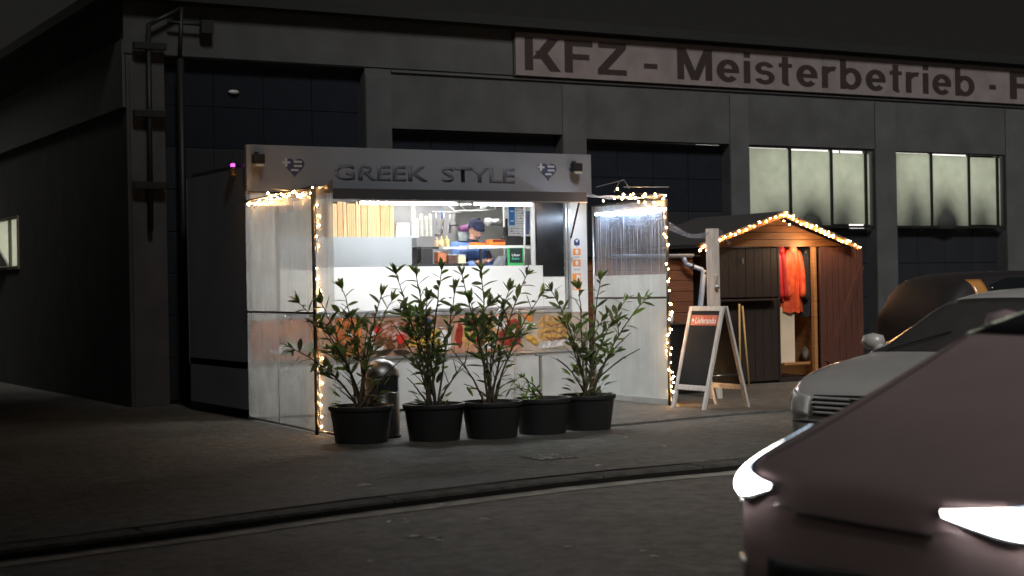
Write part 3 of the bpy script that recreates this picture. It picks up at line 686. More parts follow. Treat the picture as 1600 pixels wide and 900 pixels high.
# dark rear partition, wall rack
box('partition', (8.75, KY+1.25, .68), (10.0, KY+1.28, 2.735), mat('rear_panel', (.30, .30, .31), (.22, .22, .235), scale=2.5, rough=.6), ks)
box('rack_shelf', (8.72, KY+.5, 2.165), (9.08, KY+.85, 2.185), M_steel, ks)
box('rack_cabinet', (8.72, KY+.5, 1.70), (9.04, KY+.85, 2.16), mat('oven_dark', (.10, .11, .11), (.2, .2, .2), scale=9, rough=.35, metal=.4), ks)
M_cup = mat('cup_white', (.80, .79, .72), (.72, .70, .62), scale=12, rough=.55)
for k, (x, yt) in enumerate(((652, 343), (659, 336), (666, 339), (672.5, 336))):
    a = I(x, 368, .6); tpz = I(x, yt, .6).z
    t = thing('cup_stack', ('cream cup stack nearest the white post', 'second cup stack from the white post, taller', 'third cup stack from the white post', 'rightmost tall white cup stack on the steel shelf')[k], 'cups', (a.x, a.y, 2.186), 'stacks of cups on the steel shelf')
    prof = []
    z = 2.186; r_ = .024
    while z < tpz: prof += [(r_, z-2.186), (r_+.003, z-2.186+.012), (r_, z-2.186+.013)]; z += .03
    MB().lathe(prof + [(.001, z-2.186)], (a.x, a.y, 2.186), n=12).build('cups', M_cup, t, smooth=False)
# hanging utensils on a rail
bar('utensil_rail', I(676, 331, .95), I(722, 332, .95), .008, M_steel, ks)
M_blueh = mat('blue_handle', (.03, .13, .5), rough=.4)
for k, (x, yt, yb, kind, mm) in enumerate(((681, 333, 366, 'ladle', M_steel), (690, 328, 352, 'spatula', M_blueh), (694, 333, 367, 'tongs', M_steel), (703, 335, 362, 'spatula', M_steel), (711, 338, 352, 'strainer', M_dark))):
    a = I(x, yt, .93); b = I(x + (3, 1, -4, 0, 0)[k], yb, .93)
    t = thing(kind, ('steel ladle hanging at the left of the rail', 'spatula with a bright blue handle on the rail', 'steel tongs hanging crossed beside the blue spatula', 'steel spatula hanging right of the tongs', 'dark strainer hanging at the right end of the rail')[k], 'utensil', a, 'utensils hanging on the rail')
    bar('handle', a, a.lerp(b, .6), .009 if mm == M_blueh else .006, mm, t)
    if kind == 'ladle': MB().lathe([(.001, -.03), (.03, -.02), (.038, .005), (.036, .01)], b, n=12).build('bowl', M_steel, t, smooth=True)
    elif kind == 'strainer': MB().lathe([(.001, -.012), (.045, -.006), (.05, .006), (.001, .01)], b, n=14).build('sieve', M_dark, t)
    else: MB().box((b.x-.024, b.y-.004, b.z-.02), (b.x+.024, b.y+.004, b.z+.09)).build('blade', M_steel, t, bevel=.004)
    bar('shaft', a.lerp(b, .6), b + V((0, 0, .05)), .004, M_steel, t)
# squeeze bottles
M_tan = mat('sauce_tan', (.72, .50, .30), rough=.35); M_yel = mat('sauce_yellow', (.85, .72, .32), rough=.35)
for k, (x, mm) in enumerate(((682.5, M_tan), (690, M_yel), (698.5, M_yel))):
    a = I(x, 386, .35); tpz = I(x, (370, 368.5, 367)[k], .35).z; hgt = tpz - a.z
    t = thing('squeeze_bottle', ('tan sauce squeeze bottle', 'middle squeeze bottle, pale yellow', 'yellow sauce squeeze bottle nearest the server')[k], 'sauce bottle', (a.x, a.y, a.z), 'squeeze bottles on the shelf')
    MB().lathe([(.03, 0), (.034, .01), (.034, hgt*.55), (.026, hgt*.66), (.001, hgt*.67)], a, n=14).build('bottle', mm, t, smooth=True)
    MB().lathe([(.02, hgt*.66), (.013, hgt*.78), (.004, hgt)], a, n=10).build('nozzle', mm, t, smooth=True)
bt = I(690, 386, .35).z
box('bottle_shelf', (8.98, KY+.25, bt-.022), (9.55, KY+.5, bt-.002), M_dark, ks)
# upper counter shelf and lower worktop
cs0 = I(690, 386, .16); cs1 = I(832, 386, .16)
box('counter_shelf', (I(727, 386, .16).x, KY+.06, I(760, 388.5, .1).z), (px_-.025, KY+.32, I(760, 383.5, .1).z), M_white, ks, bevel=.004)
box('counter_shelf', (cs0.x, KY+.10, I(700, 389.5, .16).z), (I(727, 386, .16).x-.006, KY+.24, I(700, 386, .16).z), M_white, ks, bevel=.003)
box('worktop', (HX0, KY+.045, 1.755), (px_-.025, KY+.62, 1.785), M_alu, ks)
box('dark_strip', (8.76, KY+.05, 1.79), (9.55, KY+.07, 1.825), M_dark, ks)
ctop = I(760, 383.5, .1).z
# jars of toppings
M_jar = mat('jar_glass', (.75, .78, .78), rough=.15)
for k, (x, w_, mm, lab) in enumerate(((667.5, 20, M_black, 'black napkin box beside the red topping tub'), (691.5, 14, mat('red_relish', (.42, .12, .06), (.6, .22, .1), scale=40, rough=.4), 'clear tub of red relish'),
                                      (707, 14, mat('dark_olives', (.06, .03, .03), (.16, .08, .06), scale=50, rough=.3), 'clear tub of dark olives'), (722.5, 13, mat('cream_onions', (.82, .76, .50), (.6, .56, .36), scale=40, rough=.5), 'clear tub of pale sliced onions'))):
    a = I(x-w_/2, 408, .2); b = I(x+w_/2, 408, .2); t = thing('topping_tub' if k else 'napkin_box', lab, 'tub' if k else 'box', (a.x, a.y, 1.786), 'tubs and boxes behind the hatch sill')
    tpz = I(x, (388, 394, 399, 399)[k], .2).z
    box('content' if k else 'case', (a.x+.004, KY+.2, 1.826 if 0 else 1.787), (b.x-.004, KY+.32, tpz), mm, t, bevel=.01)
    if k: 
        box('rim', (a.x, KY+.195, tpz+.002), (b.x, KY+.325, tpz+.012), M_jar, t, bevel=.004)
        bar('spoon', (a.x+.05, KY+.26, tpz-.02), (a.x+.03, KY+.2, tpz+.13), .005, M_steel, t)
# small black post in the middle and right gadgets
box('small_post', (I(751, 400, .06).x-.014, KY+.05, 1.79), (I(751, 400, .06).x+.014, KY+.075, I(751, 389, .06).z), M_black, ks)
def gadget(nm, lab, cat, x0, x1, y0, y1, d, m, dep=.12, bev=.012, base=None):
    a = I(x0, y1, d); b = I(x1, y0, d); z0 = base if base is not None else a.z
    t = thing(nm, lab, cat, (a.x, a.y, z0))
    box('body', (a.x, KY+d, z0), (b.x, KY+d+dep, b.z), m, t, bevel=bev)
    return t, a, b
M_ob = mat('orange_plastic', (.88, .26, .04), rough=.4)
t, a, b = gadget('till_device', 'flat orange tablet stand on the counter before the server', 'device', 739, 760, 378.5, 383, .13, M_ob, base=ctop+.002)
box('screen', (a.x+.03, KY+.12, b.z), (b.x-.02, KY+.22, b.z+.004), M_dark, t)
t, a, b = gadget('receipt_printer', 'orange and black receipt device on the white counter shelf', 'device', 765, 790, 374, 383, .13, M_ob, base=ctop+.002)
box('display', (a.x+.05, KY+.122, a.z+.04), (b.x-.01, KY+.13, b.z-.004), mat('dark_red', (.2, .02, .01), rough=.3), t)
t, a, b = gadget('black_printer', 'black printer on the white counter shelf beside the price list', 'device', 790, 818, 370, 383, .14, M_black, base=ctop+.002)
box('lid', (a.x+.03, KY+.15, b.z+.001), (b.x-.03, KY+.25, b.z+.012), M_dark, t)
t, a, b = gadget('black_speaker', 'small black box at the right end of the counter shelf', 'device', 822, 830, 369, 383, .16, M_black, base=ctop+.002)
box('grille', (a.x+.01, KY+.154, a.z+.05), (b.x-.01, KY+.16, b.z-.01), M_dark, t)
# green framed delivery sign
p0, p1 = I(793, 413.5, .04), I(817.5, 386, .04)
gs = thing('delivery_sign', 'bright green framed sign with white lettering standing in the hatch', 'sign', (p0.x, p0.y, 1.787))
z0 = 1.79; z1 = p1.z - .01
box('frame', (p0.x, KY+.03, z0), (p1.x, KY+.045, z1), mat('bright_green', (.06, .52, .16), rough=.4), gs, bevel=.004)
box('panel', (p0.x+.028, KY+.026, z0+.035), (p1.x-.022, KY+.03, z1-.004), mat('sign_black_green', (.01, .035, .03), rough=.4), gs)
w_ = p1.x - p0.x; hh = z1 - z0
text_mesh('lettering', 'Uber', p0.x+w_*.24, p0.x+w_*.76, z0+hh*.52, z0+hh*.66, KY+.024, M_sw, gs, .02, 0)
text_mesh('lettering', 'Eats', p0.x+w_*.24, p0.x+w_*.70, z0+hh*.33, z0+hh*.47, KY+.024, mat('sign_teal', (.1, .6, .4), rough=.4), gs, .02, 0)
# card terminal with cable
p = I(777, 410, .25)
ct = thing('card_terminal', 'grey card terminal with a white cable on the hatch sill', 'device', (p.x, p.y, 1.787))
MB().poly([(p.x-.06, KY+.22, 1.79), (p.x+.09, KY+.22, 1.79), (p.x+.12, KY+.22, 1.90), (p.x+.04, KY+.22, 1.92)], (0, .09, 0)).build('body', mat('terminal_grey', (.35, .36, .38), rough=.4), ct, bevel=.01)
MB().tube(bezier(V((p.x+.1, KY+.25, 1.90)), V((p.x+.28, KY+.2, 1.96)), V((p.x+.17, KY+.2, 1.79)), 12), .008, 6).build('cable', M_white, ct, smooth=True)
MB().tube(bezier(V((p.x+.0, KY+.25, 1.92)), V((p.x+.05, KY+.2, 2.0)), V((p.x+.24, KY+.2, 1.97)), 12), .006, 6).build('cable', M_white, ct, smooth=True)
# price list on the inner partition
pp = W(794, 320, KY+.75).x; pq = W(833, 320, KY+.75).x
box('partition', (pp-.06, KY+.76, .68), (pq+.5, KY+.79, 2.735), M_white, ks)
pl = thing('price_list', 'white price list with a blue strip of picture boxes on the inner wall', 'poster', (pp, KY+.755, 2.15))
zt0, zb0 = W(800, 317, KY+.75).z, W(800, 368, KY+.75).z
for k, (xa, xb_, za, zb_) in enumerate(((795.5, 804, 319, 352), (804.5, 820.5, 317, 352), (796, 820, 353, 368))):
    a = W(xa, zb_, KY+.75); b = W(xb_, za, KY+.75)
    s_ = box('sheet', (a.x, KY+.748, a.z), (b.x, KY+.752, b.z), mat('list_blue', (.04, .20, .52), rough=.4) if k == 0 else M_sw, pl)
    if k == 0:
        for j in range(3): box('price_mark', (a.x+.02, KY+.745, a.z+.05+.13*j), (b.x-.02, KY+.7475, a.z+.065+.13*j), M_sw, s_)
    else:
        random.seed(30+k)
        rowz = a.z + .02
        while rowz < b.z - .03:
            xx = a.x + .015
            while xx < b.x - .04:
                l_w = random.uniform(.012, .04)
                box('printed_line', (xx, KY+.7455, rowz), (xx+l_w, KY+.7475, rowz+random.uniform(.005, .014)), M_sg if random.random() < .8 else mat('print_red', (.5, .08, .05), rough=.5), s_); xx += l_w + .014
            rowz += .034
# blue folded cloth, wall phone, steel duct, wire rack
fold = []
q0 = I(826, 330, .3); q1 = I(823, 366, .3)
for i in range(9):
    t_ = i / 8; p = q0.lerp(q1, t_)
    fold.append([V((p.x + (j-3)*(.035-.02*t_)*.8, p.y + .02*math.sin(j*2.2), p.z)) for j in range(7)])
tag(MB().grid(fold).build('folded_parasol', mat('blue_cloth', (.20, .24, .42), rough=.9), solid=.006, smooth=True), 'folded blue grey cloth hanging beside the white pole', 'cloth')
p = I(789, 357, .74)
wp = thing('wall_phone', 'black wall phone left of the price list', 'phone', (p.x, KY+.74, p.z-.1))
box('body', (p.x-.025, KY+.70, p.z-.14), (p.x+.03, KY+.755, p.z+.02), M_black, wp, bevel=.015); box('handset', (p.x-.02, KY+.68, p.z-.02), (p.x+.012, KY+.705, p.z+.13), M_black, wp, bevel=.01)
p = I(765, 347, .95)
du = thing('vent_duct', 'short shiny steel duct behind the server', 'duct', p)
MB().tube([p, p + V((.09, -.02, 0)), p + V((.16, -.03, .0))], [.045, .045, .062], 16).build('pipe', M_steel, du, smooth=True)
MB().tube([p + V((-.06, 0, 0)), p + V((.005, 0, 0))], .055, 14).build('bend', M_white, du, smooth=True)
rk = thing('wire_rack', 'white wire rack hanging under the stand ceiling', 'rack', I(750, 322, .6))
q = [I(716, 318, .6), I(727, 328, .6), I(773, 327, .6), I(776, 318, .6)]
for a, b in ((0, 1), (1, 2), (2, 3), (0, 3)): bar('wire', q[a], q[b], .007, M_white, rk, 6)
q2 = [v + V((0, .3, 0)) for v in q]
for a, b in ((0, 1), (1, 2), (2, 3), (0, 3)): bar('wire', q2[a], q2[b], .007, M_white, rk, 6)
for k in range(4): bar('wire', q[k], q2[k], .007, M_white, rk, 6)
box('bulb_box', I(755, 326, .7) - V((.015, 0, 0)), I(757, 321, .7) + V((.02, .05, .02)), M_white, rk)
# purple scarf and pale bag hung behind the server
sc_ = MB(); p = I(723, 362, .95)
MB().lathe([(.001, -.2), (.10, -.17), (.13, -.02), (.10, .03), (.001, .045)], p + V((.05, 0, 0)), n=16, sq=.5).build('bag', mat('pale_bag', (.5, .55, .52), rough=.8), tag(thing('hanging_bag', 'pale green bag with a purple scarf hung behind the server', 'bag', p), 'pale green bag with a purple scarf hung behind the server', 'bag'), smooth=True)
MB().lathe([(.12, -.03), (.14, 0), (.11, .045), (.001, .07)], p + V((.06, -.02, .03)), n=16, sq=.55).build('scarf', mat('purple_scarf', (.24, .09, .22), rough=.9), bpy.data.objects['hanging_bag'], smooth=True)
# ------------------------------------------------------------------ the server
def skin_obj(name, pts, edges, radii, m, parent, sub=2):
    org = root_of(parent)
    me = bpy.data.meshes.new(name); me.from_pydata([V(p) - org for p in pts], edges, []); me.materials.append(m)
    o = bpy.data.objects.new(name, me); COL.objects.link(o); o.parent = parent; ORG[o.name] = org
    md = o.modifiers.new('skin', 'SKIN'); md.use_smooth_shade = True
    for i, r_ in enumerate(radii):
        d = me.skin_vertices[0].data[i]; d.radius = r_ if hasattr(r_, '__len__') else (r_, r_); d.use_root = (i == 0)
    if sub: s_ = o.modifiers.new('sub', 'SUBSURF'); s_.levels = sub; s_.render_levels = sub
    return o
PY = KY + .62
Q = lambda x, y, dy=0: W(x, y, PY + dy)
head = Q(743, 358); fl = .68
pr = thing('person', 'person in a navy cap, glasses and blue jacket bent over a phone inside the hatch', 'person', (head.x - .06, PY, fl))
M_skin = mat('skin', (.62, .36, .26), (.55, .30, .22), scale=12, rough=.5)
M_jack = mat('blue_jacket_cloth', (.22, .36, .78), (.15, .27, .62), scale=14, rough=.75, bump=.3, bscale=14)
M_navy = mat('navy_knit', (.035, .045, .10), (.02, .028, .065), scale=60, rough=.9, bump=.4, bscale=90)
M_apron = mat('navy_apron', (.03, .045, .13), (.02, .03, .09), scale=8, rough=.8)
pelv = V((head.x - .10, PY + .03, fl + .88)); chest = V((head.x - .10, PY + .0, fl + 1.26)); neckb = V((head.x - .07, PY - .03, fl + 1.42)); hb = head + V((-.02, .01, -.04))
shL = chest + V((-.20, .02, .10)); shR = chest + V((.20, -.0, .10))
elL = V((head.x - .30, PY - .16, fl + 1.08)); elR = V((head.x + .20, PY - .13, fl + 1.03))
wrL = Q(748, 409, -.36); wrR = Q(752, 411, -.40); wrL.z = max(wrL.z, 1.84)
wrR.z = max(wrR.z, 1.85)
pts = [pelv, pelv.lerp(chest, .5), chest, neckb, hb, head + V((.0, -.012, .05)), shL, elL, wrL, shR, elR, wrR,
       pelv + V((-.1, 0, -.06)), pelv + V((-.11, -.02, -.46)), pelv + V((-.11, .02, -.84)), pelv + V((-.11, -.12, -.86)),
       pelv + V((.1, 0, -.06)), pelv + V((.11, -.02, -.46)), pelv + V((.11, .02, -.84)), pelv + V((.11, -.12, -.86))]
ed = [(0, 1), (1, 2), (2, 3), (3, 4), (4, 5), (2, 6), (6, 7), (7, 8), (2, 9), (9, 10), (10, 11), (0, 12), (12, 13), (13, 14), (14, 15), (0, 16), (16, 17), (17, 18), (18, 19)]
rad = [(.15, .11), (.14, .10), (.16, .11), .052, .045, .04, .055, .042, .028, .055, .042, .028, .085, .06, .045, .04, .085, .06, .045, .04]
hd = (V((.12, -.10, .0))).normalized()
for (wr, base) in ((wrR, 11), (wrL, 8)):
    palm = len(pts); pts.append(wr + hd * .05); ed.append((base, palm)); rad.append((.034, .016))
    palm2 = len(pts); pts.append(wr + hd * .085); ed.append((palm, palm2)); rad.append((.036, .014))
    side = hd.cross(V((0, 0, 1))).normalized()
    for k, (o_, l_) in enumerate(((-.03, .05), (-.011, .062), (.009, .066), (.028, .058))):
        a = len(pts); pts += [wr + hd * .10 + side * o_, wr + hd * (.10 + l_*.5) + side * o_ + V((0, 0, .012)), wr + hd * (.10 + l_*.85) + side * o_*.8 + V((0, 0, .035))]
        ed += [(palm2, a), (a, a+1), (a+1, a+2)]; rad += [.0098, .009, .0075]
    a = len(pts); pts += [wr + hd * .06 + side * .045 + V((0, 0, .01)), wr + hd * .09 + side * .06 + V((0, 0, .03))]; ed += [(palm, a), (a, a+1)]; rad += [.011, .009]
body = skin_obj('body', pts, ed, rad, M_skin, pr)
jp = [chest.lerp(pelv, .55), chest, neckb + V((0, 0, -.02)), shL, elL, wrL + (elL-wrL)*.12, shR, elR, wrR + (elR-wrR)*.12, pelv + V((0, 0, -.08))]
skin_obj('jacket', jp, [(0, 1), (1, 2), (1, 3), (3, 4), (4, 5), (1, 6), (6, 7), (7, 8), (0, 9)], [(.19, .14), (.20, .15), .095, .095, .072, .045, .095, .072, .045, (.19, .14)], M_jack, pr)
MB().tube([neckb + V((-.005, .0, -.03)), neckb + V((.01, -.012, .045))], [.085, .075], 14, cap=False).build('collar', M_navy, pr, smooth=True, solid=.01)
ap = MB(); rows = []
for i in range(8):
    z = fl + .72 + i * .07; hwid = .17 - .004 * i
    rows.append([V((chest.x + hwid * math.sin(a_), PY - .155 * math.cos(a_) - .015, z)) for a_ in [(-70 + 20*j) * PI / 180 for j in range(8)]])
apr = ap.grid(rows).build('apron', M_apron, pr, smooth=True, solid=.006)
for k, (dx, col_) in enumerate(((-.075, M_sw), (.05, M_sg))):
    text_mesh('apron_print', ('GYR', 'OS')[k] if False else 'oo' if k == 0 else 'oo', chest.x + dx - .04, chest.x + dx + .05, fl + 1.165, fl + 1.205, PY - .19, mat('apron_print_pale', (.4, .5, .65), rough=.6), apr, .01, 0)
# head details, in a frame aligned with the gaze
f = V((.12, -.84, -.45)).normalized(); up = (V((0, 0, 1)) - f * f.z).normalized(); rt = f.cross(up).normalized()
HM = Matrix.Translation(head) @ Matrix((( rt.x, f.x, up.x, 0), (rt.y, f.y, up.y, 0), (rt.z, f.z, up.z, 0), (0, 0, 0, 1)))   # local x right, y forward, z up
def hp(x, y, z): return HM @ V((x, y, z))
def ell(c, r, n=14, cut=None):
    m = MB(); rows = []
    for i in range(n // 2 + 1):
        ph = PI * i / (n // 2)
        rows.append([hp(c[0] + r[0]*math.sin(ph)*math.cos(2*PI*j/n), c[1] + r[1]*math.sin(ph)*math.sin(2*PI*j/n), c[2] + r[2]*math.cos(ph)) for j in range(n + 1)])
    return m.grid(rows)
ell((0, .012, -.005), (.078, .098, .115), 18).build('face', M_skin, body, smooth=True)
ell((0, .112, -.02), (.014, .022, .026)).build('nose', M_skin, body, smooth=True)
for s_ in (-1, 1): ell((s_*.08, -.005, -.01), (.012, .02, .03)).build('ear', M_skin, body, smooth=True)
for s_ in (-1, 1): ell((s_*.032, .094, .012), (.012, .008, .006)).build('eye', M_dark, body, smooth=True)
ell((0, .094, -.072), (.024, .01, .006)).build('mouth', mat('lip', (.35, .12, .1), rough=.5), body, smooth=True)
ell((0, .045, -.085), (.062, .060, .045), 16).build('beard', mat('grey_beard', (.30, .27, .25), (.15, .13, .12), scale=90, rough=.95, bump=.6, bscale=120), pr, smooth=True)
gm = MB()
for s_ in (-1, 1):
    c = [hp(s_*.034 + .026*math.cos(t), .112, .008 + .02*math.sin(t)) for t in [2*PI*k/14 for k in range(15)]]
    gm.tube(c, .0028, 5, cap=False); gm.tube([hp(s_*.06, .11, .012), hp(s_*.084, .0, .01)], .0025, 5)
gm.tube([hp(-.01, .115, .012), hp(.01, .115, .012)], .0025, 5)
gm.build('glasses', mat('glasses_frame', (.25, .08, .05), rough=.3), pr)
# cap with brim and ear bumps
rows = []
for i in range(8):
    ph = PI * .5 * i / 7; z = .045 + .085 * math.sin(ph); rr = .104 * math.cos(ph)**.55 + .0005
    rows.append([hp(rr*math.cos(2*PI*j/20)*.93, rr*math.sin(2*PI*j/20)*1.12, z) for j in range(21)])
rows.insert(0, [hp(.104*math.cos(2*PI*j/20)*.95, .104*math.sin(2*PI*j/20)*1.12, -.0 if j > 10 else .04) for j in range(21)])
capo = MB().grid(rows).build('cap', M_navy, pr, smooth=True, solid=.006)
brim = [[hp(.098*math.cos(a_)*(1 + .0*k), .11*math.sin(a_) + .04*k*math.sin(a_)**.5, .045 - .012*k) for a_ in [PI*(.12 + .76*j/12) for j in range(13)]] for k in (0, .5, 1)]
MB().grid(brim).build('brim', M_navy, capo, smooth=True, solid=.006)
ell((-.03, -.03, .13), (.03, .02, .016)).build('cap_knot', M_navy, capo, smooth=True)
ph_ = wrR + hd * .11 + V((.0, 0, .03))
tel = thing('smartphone', 'black smartphone held in the hand of the server', 'phone', ph_)
Mx = Matrix.Translation(ph_) @ Matrix.Rotation(R(-50), 4, 'Z') @ Matrix.Rotation(R(35), 4, 'X')
MB().box((-.038, -.005, -.02), (.038, .005, .125), Mx).build('case', M_black, tel, bevel=.004)
MB().box((-.034, .0052, -.015), (.034, .0062, .12), Mx).build('screen', emis('phone_glow', (.5, .7, 1), .6), tel)

# ------------------------------------------------------------------ plastic windbreaks
F_lo = foil('foil_milky', .28, .52, .07, tint=(.80, .82, .78))
F_up = foil('foil_wet', .38, .60, .14, tint=(.86, .85, .79))
F_clear = foil('foil_window', .14, .32, .75, tint=(.72, .78, .92), sscale=(1, 46, .55), gloss=.2, back=.7)
F_milk2 = foil('foil_opaque', .74, .92, .08, tint=(.90, .97, .95), back=.85)
def sheet(nm, p, q, z0, z1, m, parent, amp=.02, n=28, nz=10, seed=0, sag=0):
    p = V(p); q = V(q); d = (q - p); nr = V((-d.y, d.x, 0)).normalized(); rows = []
    for i in range(nz + 1):
        v = i / nz; row = []
        for j in range(n + 1):
            u = j / n
            off = amp * (noise.noise(V((u * 5 + seed, v * 1.3, seed))) * 1.6 + .35 * math.sin(u * 31 + seed + v))
            off *= min(1, 6 * u, 6 * (1 - u))
            row.append(p + d * u + nr * off + V((0, 0, z0 + (z1 - z0) * v - (sag * math.sin(PI*u) if i == nz else 0))))
        rows.append(row)
    return MB().grid(rows).build(nm, m, parent, smooth=True)
wl1 = thing('windbreak', 'left clear plastic windbreak with a dark corner pole wound in fairy lights', 'windbreak', (6.50, 16.4, 0), 'plastic windbreaks of the food stand')
A0 = V((6.555, 17.84, 0)); A1 = V((6.40, 15.38, 0)); A2 = V((6.46, 15.03, 0))
sheet('upper_sheet', A0, A1, 1.292, 2.56, F_up, wl1, .022, seed=1, sag=.02); sheet('lower_sheet', A0, A1, .06, 1.262, F_lo, wl1, .03, seed=2)
sheet('upper_sheet', A1 + V((.01, -.03, 0)), A2, 1.292, 2.58, F_up, wl1, .008, n=6, seed=3); sheet('lower_sheet', A1 + V((.01, -.03, 0)), A2, .06, 1.262, F_lo, wl1, .008, n=6, seed=4)
bar('seam_rail', A0 + V((0, 0, 1.277)), A1 + V((0, 0, 1.277)), .012, M_dark, wl1)
bar('pole', A1 + V((-.012, 0, .02)), A1 + V((-.012, 0, 2.60)), .022, M_dark, wl1)
bar('top_rail', A0 + V((0, 0, 2.57)), A1 + V((0, 0, 2.585)), .014, M_dark, wl1)
bar('foot_rail', A0 + V((0, 0, .04)), A2 + V((0, 0, .04)), .015, M_alu, wl1)
hem = mat('white_hem', (.75, .77, .78), rough=.5)
mid = A0.lerp(A1, .52)
sheet('hem_reflection_band', mid, A1, 2.36, 2.47, foil('foil_tube_reflection', .75, .95, 0, tint=(.86, .88, .9)), wl1, .004, n=10, nz=2, seed=5)  # whitish band stands in for the tube's reflection in the sheet
MB().poly([A1 + V((.02, -.03, 2.50)), A2 + V((0, 0, 2.50)), A2 + V((0, 0, 2.64)), A1 + V((.03, -.15, 2.57)), A1 + V((.02, -.03, 2.58))], (.004, 0, 0)).build('corner_flap', mat('grey_tarp', (.30, .28, .30), rough=.6), wl1)
bar('vertical_batten', A0.lerp(A1, .50) + V((-.02, 0, .06)), A0.lerp(A1, .50) + V((-.02, 0, .98)), .007, hem, wl1)
wl2 = thing('windbreak', 'right plastic windbreak with a rain-streaked window and fairy lights on its front pole', 'windbreak', (11.34, 17, 0), 'plastic windbreaks of the food stand')
B0 = V((11.36, 17.80, 0)); B1 = WX(1042, 450, 11.36); B1.z = 0
sheet('lower_sheet', B0, B1, .10, 1.335, F_milk2, wl2, .012, seed=11); sheet('middle_sheet', B0, B1, 1.36, 1.64, F_milk2, wl2, .006, seed=12, nz=4)
sheet('window_sheet', B0.lerp(B1, .03), B1, 1.645, 2.47, F_clear, wl2, .006, seed=13)
bar('seam_rail', B0 + V((0, 0, 1.348)), B1 + V((0, 0, 1.348)), .009, M_dark, wl2)
bar('pole', B1 + V((0, -.02, .02)), B1 + V((0, -.02, 2.56)), .02, M_dark, wl2)
bar('top_rail', B0 + V((0, 0, 2.56)), B1 + V((0, 0, 2.57)), .012, M_dark, wl2)
bar('rear_pole', B0 + V((0, 0, .02)), B0 + V((0, 0, 2.56)), .016, M_alu, wl2)
box('foot_board', (11.34, B1.y, .025), (11.38, 17.8, .10), M_skirt, wl2)
sheet('hem_reflection_band', B0.lerp(B1, .02), B1, 2.47, 2.55, foil('foil_tube_reflection2', .5, .8, .2, tint=(.86, .88, .9)), wl2, .02, nz=2, seed=14)
# small sagging rain roof between stand and right pole, with its wire bow
rr_ = thing('rain_sheet', 'crumpled clear plastic sheet spread over the top of the right windbreak', 'sheet', (11.0, 17, 2.6))
rows = []
for i in range(7):
    v = i / 6
    row = []
    for j in range(13):
        u = j / 12
        a = V((10.75, KY-.95+.1, 2.66)).lerp(V((11.45, KY-.06, 2.68)), v); b = V((11.30, B1.y-.05, 2.60)).lerp(B1 + V((.12, .2, 2.64)), v)
        p = a.lerp(b, u); p.z += noise.noise(V((u*4, v*3, 2))) * .05 - .04 * math.sin(PI*u); row.append(p)
    rows.append(row)
MB().grid(rows).build('foil', foil('foil_roof', .35, .7, .3, tint=(.8, .84, .95)), rr_, smooth=True)
q = [W(932, 292, 17.2), W(968, 283, 17.0), W(975, 281, 16.9), W(983, 294, 16.7)]
MB().tube(q, .006, 6).build('wire_bow', M_alu, rr_, smooth=True); MB().tube([W(968, 283, 17.0), W(960, 300, 16.9)], .006, 6).build('wire_bow', M_alu, rr_)
MB().tube([W(975, 292, 16.6), W(1045, 292, 16.0)], .008, 6).build('edge_tape', M_alu, rr_)
MB().tube([W(478, 300, 16.3), W(435, 296, 16.8), W(425, 293, 17.1)], .01, 6).build('edge_tape', M_alu, rr_)
# sagging canopy strip to the white post, and on to the hut
PW = W(1118, 400, 16.7)
cs = thing('canopy_strip', 'sagging translucent strip of sheeting tied from the right windbreak to the white post', 'sheet', (12.2, 16.6, 2.2))
def strip(p0, p1, sag, wdt, thickdir):
    rows = []
    for i in range(15):
        u = i / 14; p = V(p0).lerp(V(p1), u); p.z -= sag * math.sin(PI * u * .9)
        wv = wdt * (1 - .55 * math.sin(PI * u))
        rows.append([p + V(thickdir) * (wv * (k / 3)) + V((0, 0, .01 * math.sin(k*2+i*.7))) for k in range(4)])
    return rows
pa = W(1042, 345, 16.1); pb = W(1113, 358, 16.7)
MB().grid(strip(pa, pb, .10, .28, (.2, .7, -.35))).build('sheet', foil('foil_strip', .3, .5, .1, tint=(.6, .6, .65), gloss=.15), cs, smooth=True)
MB().grid(strip(W(1125, 357, 16.7), W(1142, 377, 17.6), .03, .12, (.1, .6, -.4))).build('sheet', MATS['foil_strip'], cs, smooth=True)
M_wpost = mat('weathered_white_wood', (.66, .62, .58), (.50, .46, .42), scale=4, rough=.7, stretch=(8, 8, 1), bump=.2)
wp_ = thing('white_post', 'pale square wooden post between the windbreak and the hut', 'post', (PW.x, 16.7, 0))
xa_, xb_ = W(1112, 450, 16.65).x, W(1126, 450, 16.65).x
MB().add([(W(1111, 357, 16.65).x, 16.65, 0), (xb_, 16.65, 0), (xb_, 16.75, 0), (xa_, 16.75, 0), (W(1111, 357, 16.65).x, 16.65, W(1112, 357, 16.65).z), (xb_-.01, 16.65, W(1126, 357, 16.65).z), (xb_-.01, 16.75, W(1126, 357, 16.65).z), (xa_-.01, 16.75, W(1112, 357, 16.65).z)],
       ((0,3,2,1),(4,5,6,7),(0,1,5,4),(1,2,6,5),(2,3,7,6),(3,0,4,7))).build('shaft', M_wpost, wp_, bevel=.006)
c = W(1121, 448, 16.62); MB().lathe([(.001, -.03), (.03, -.02), (.034, .01), (.001, .025)], c, n=12).build('bell', M_steel, wp_, smooth=True)
MB().tube([c + V((0, 0, .02)), c + V((-.02, 0, .07)), c + V((.015, 0, .12)), c + V((-.03, .0, .16))], .006, 6).build('hook', M_steel, wp_, smooth=True)

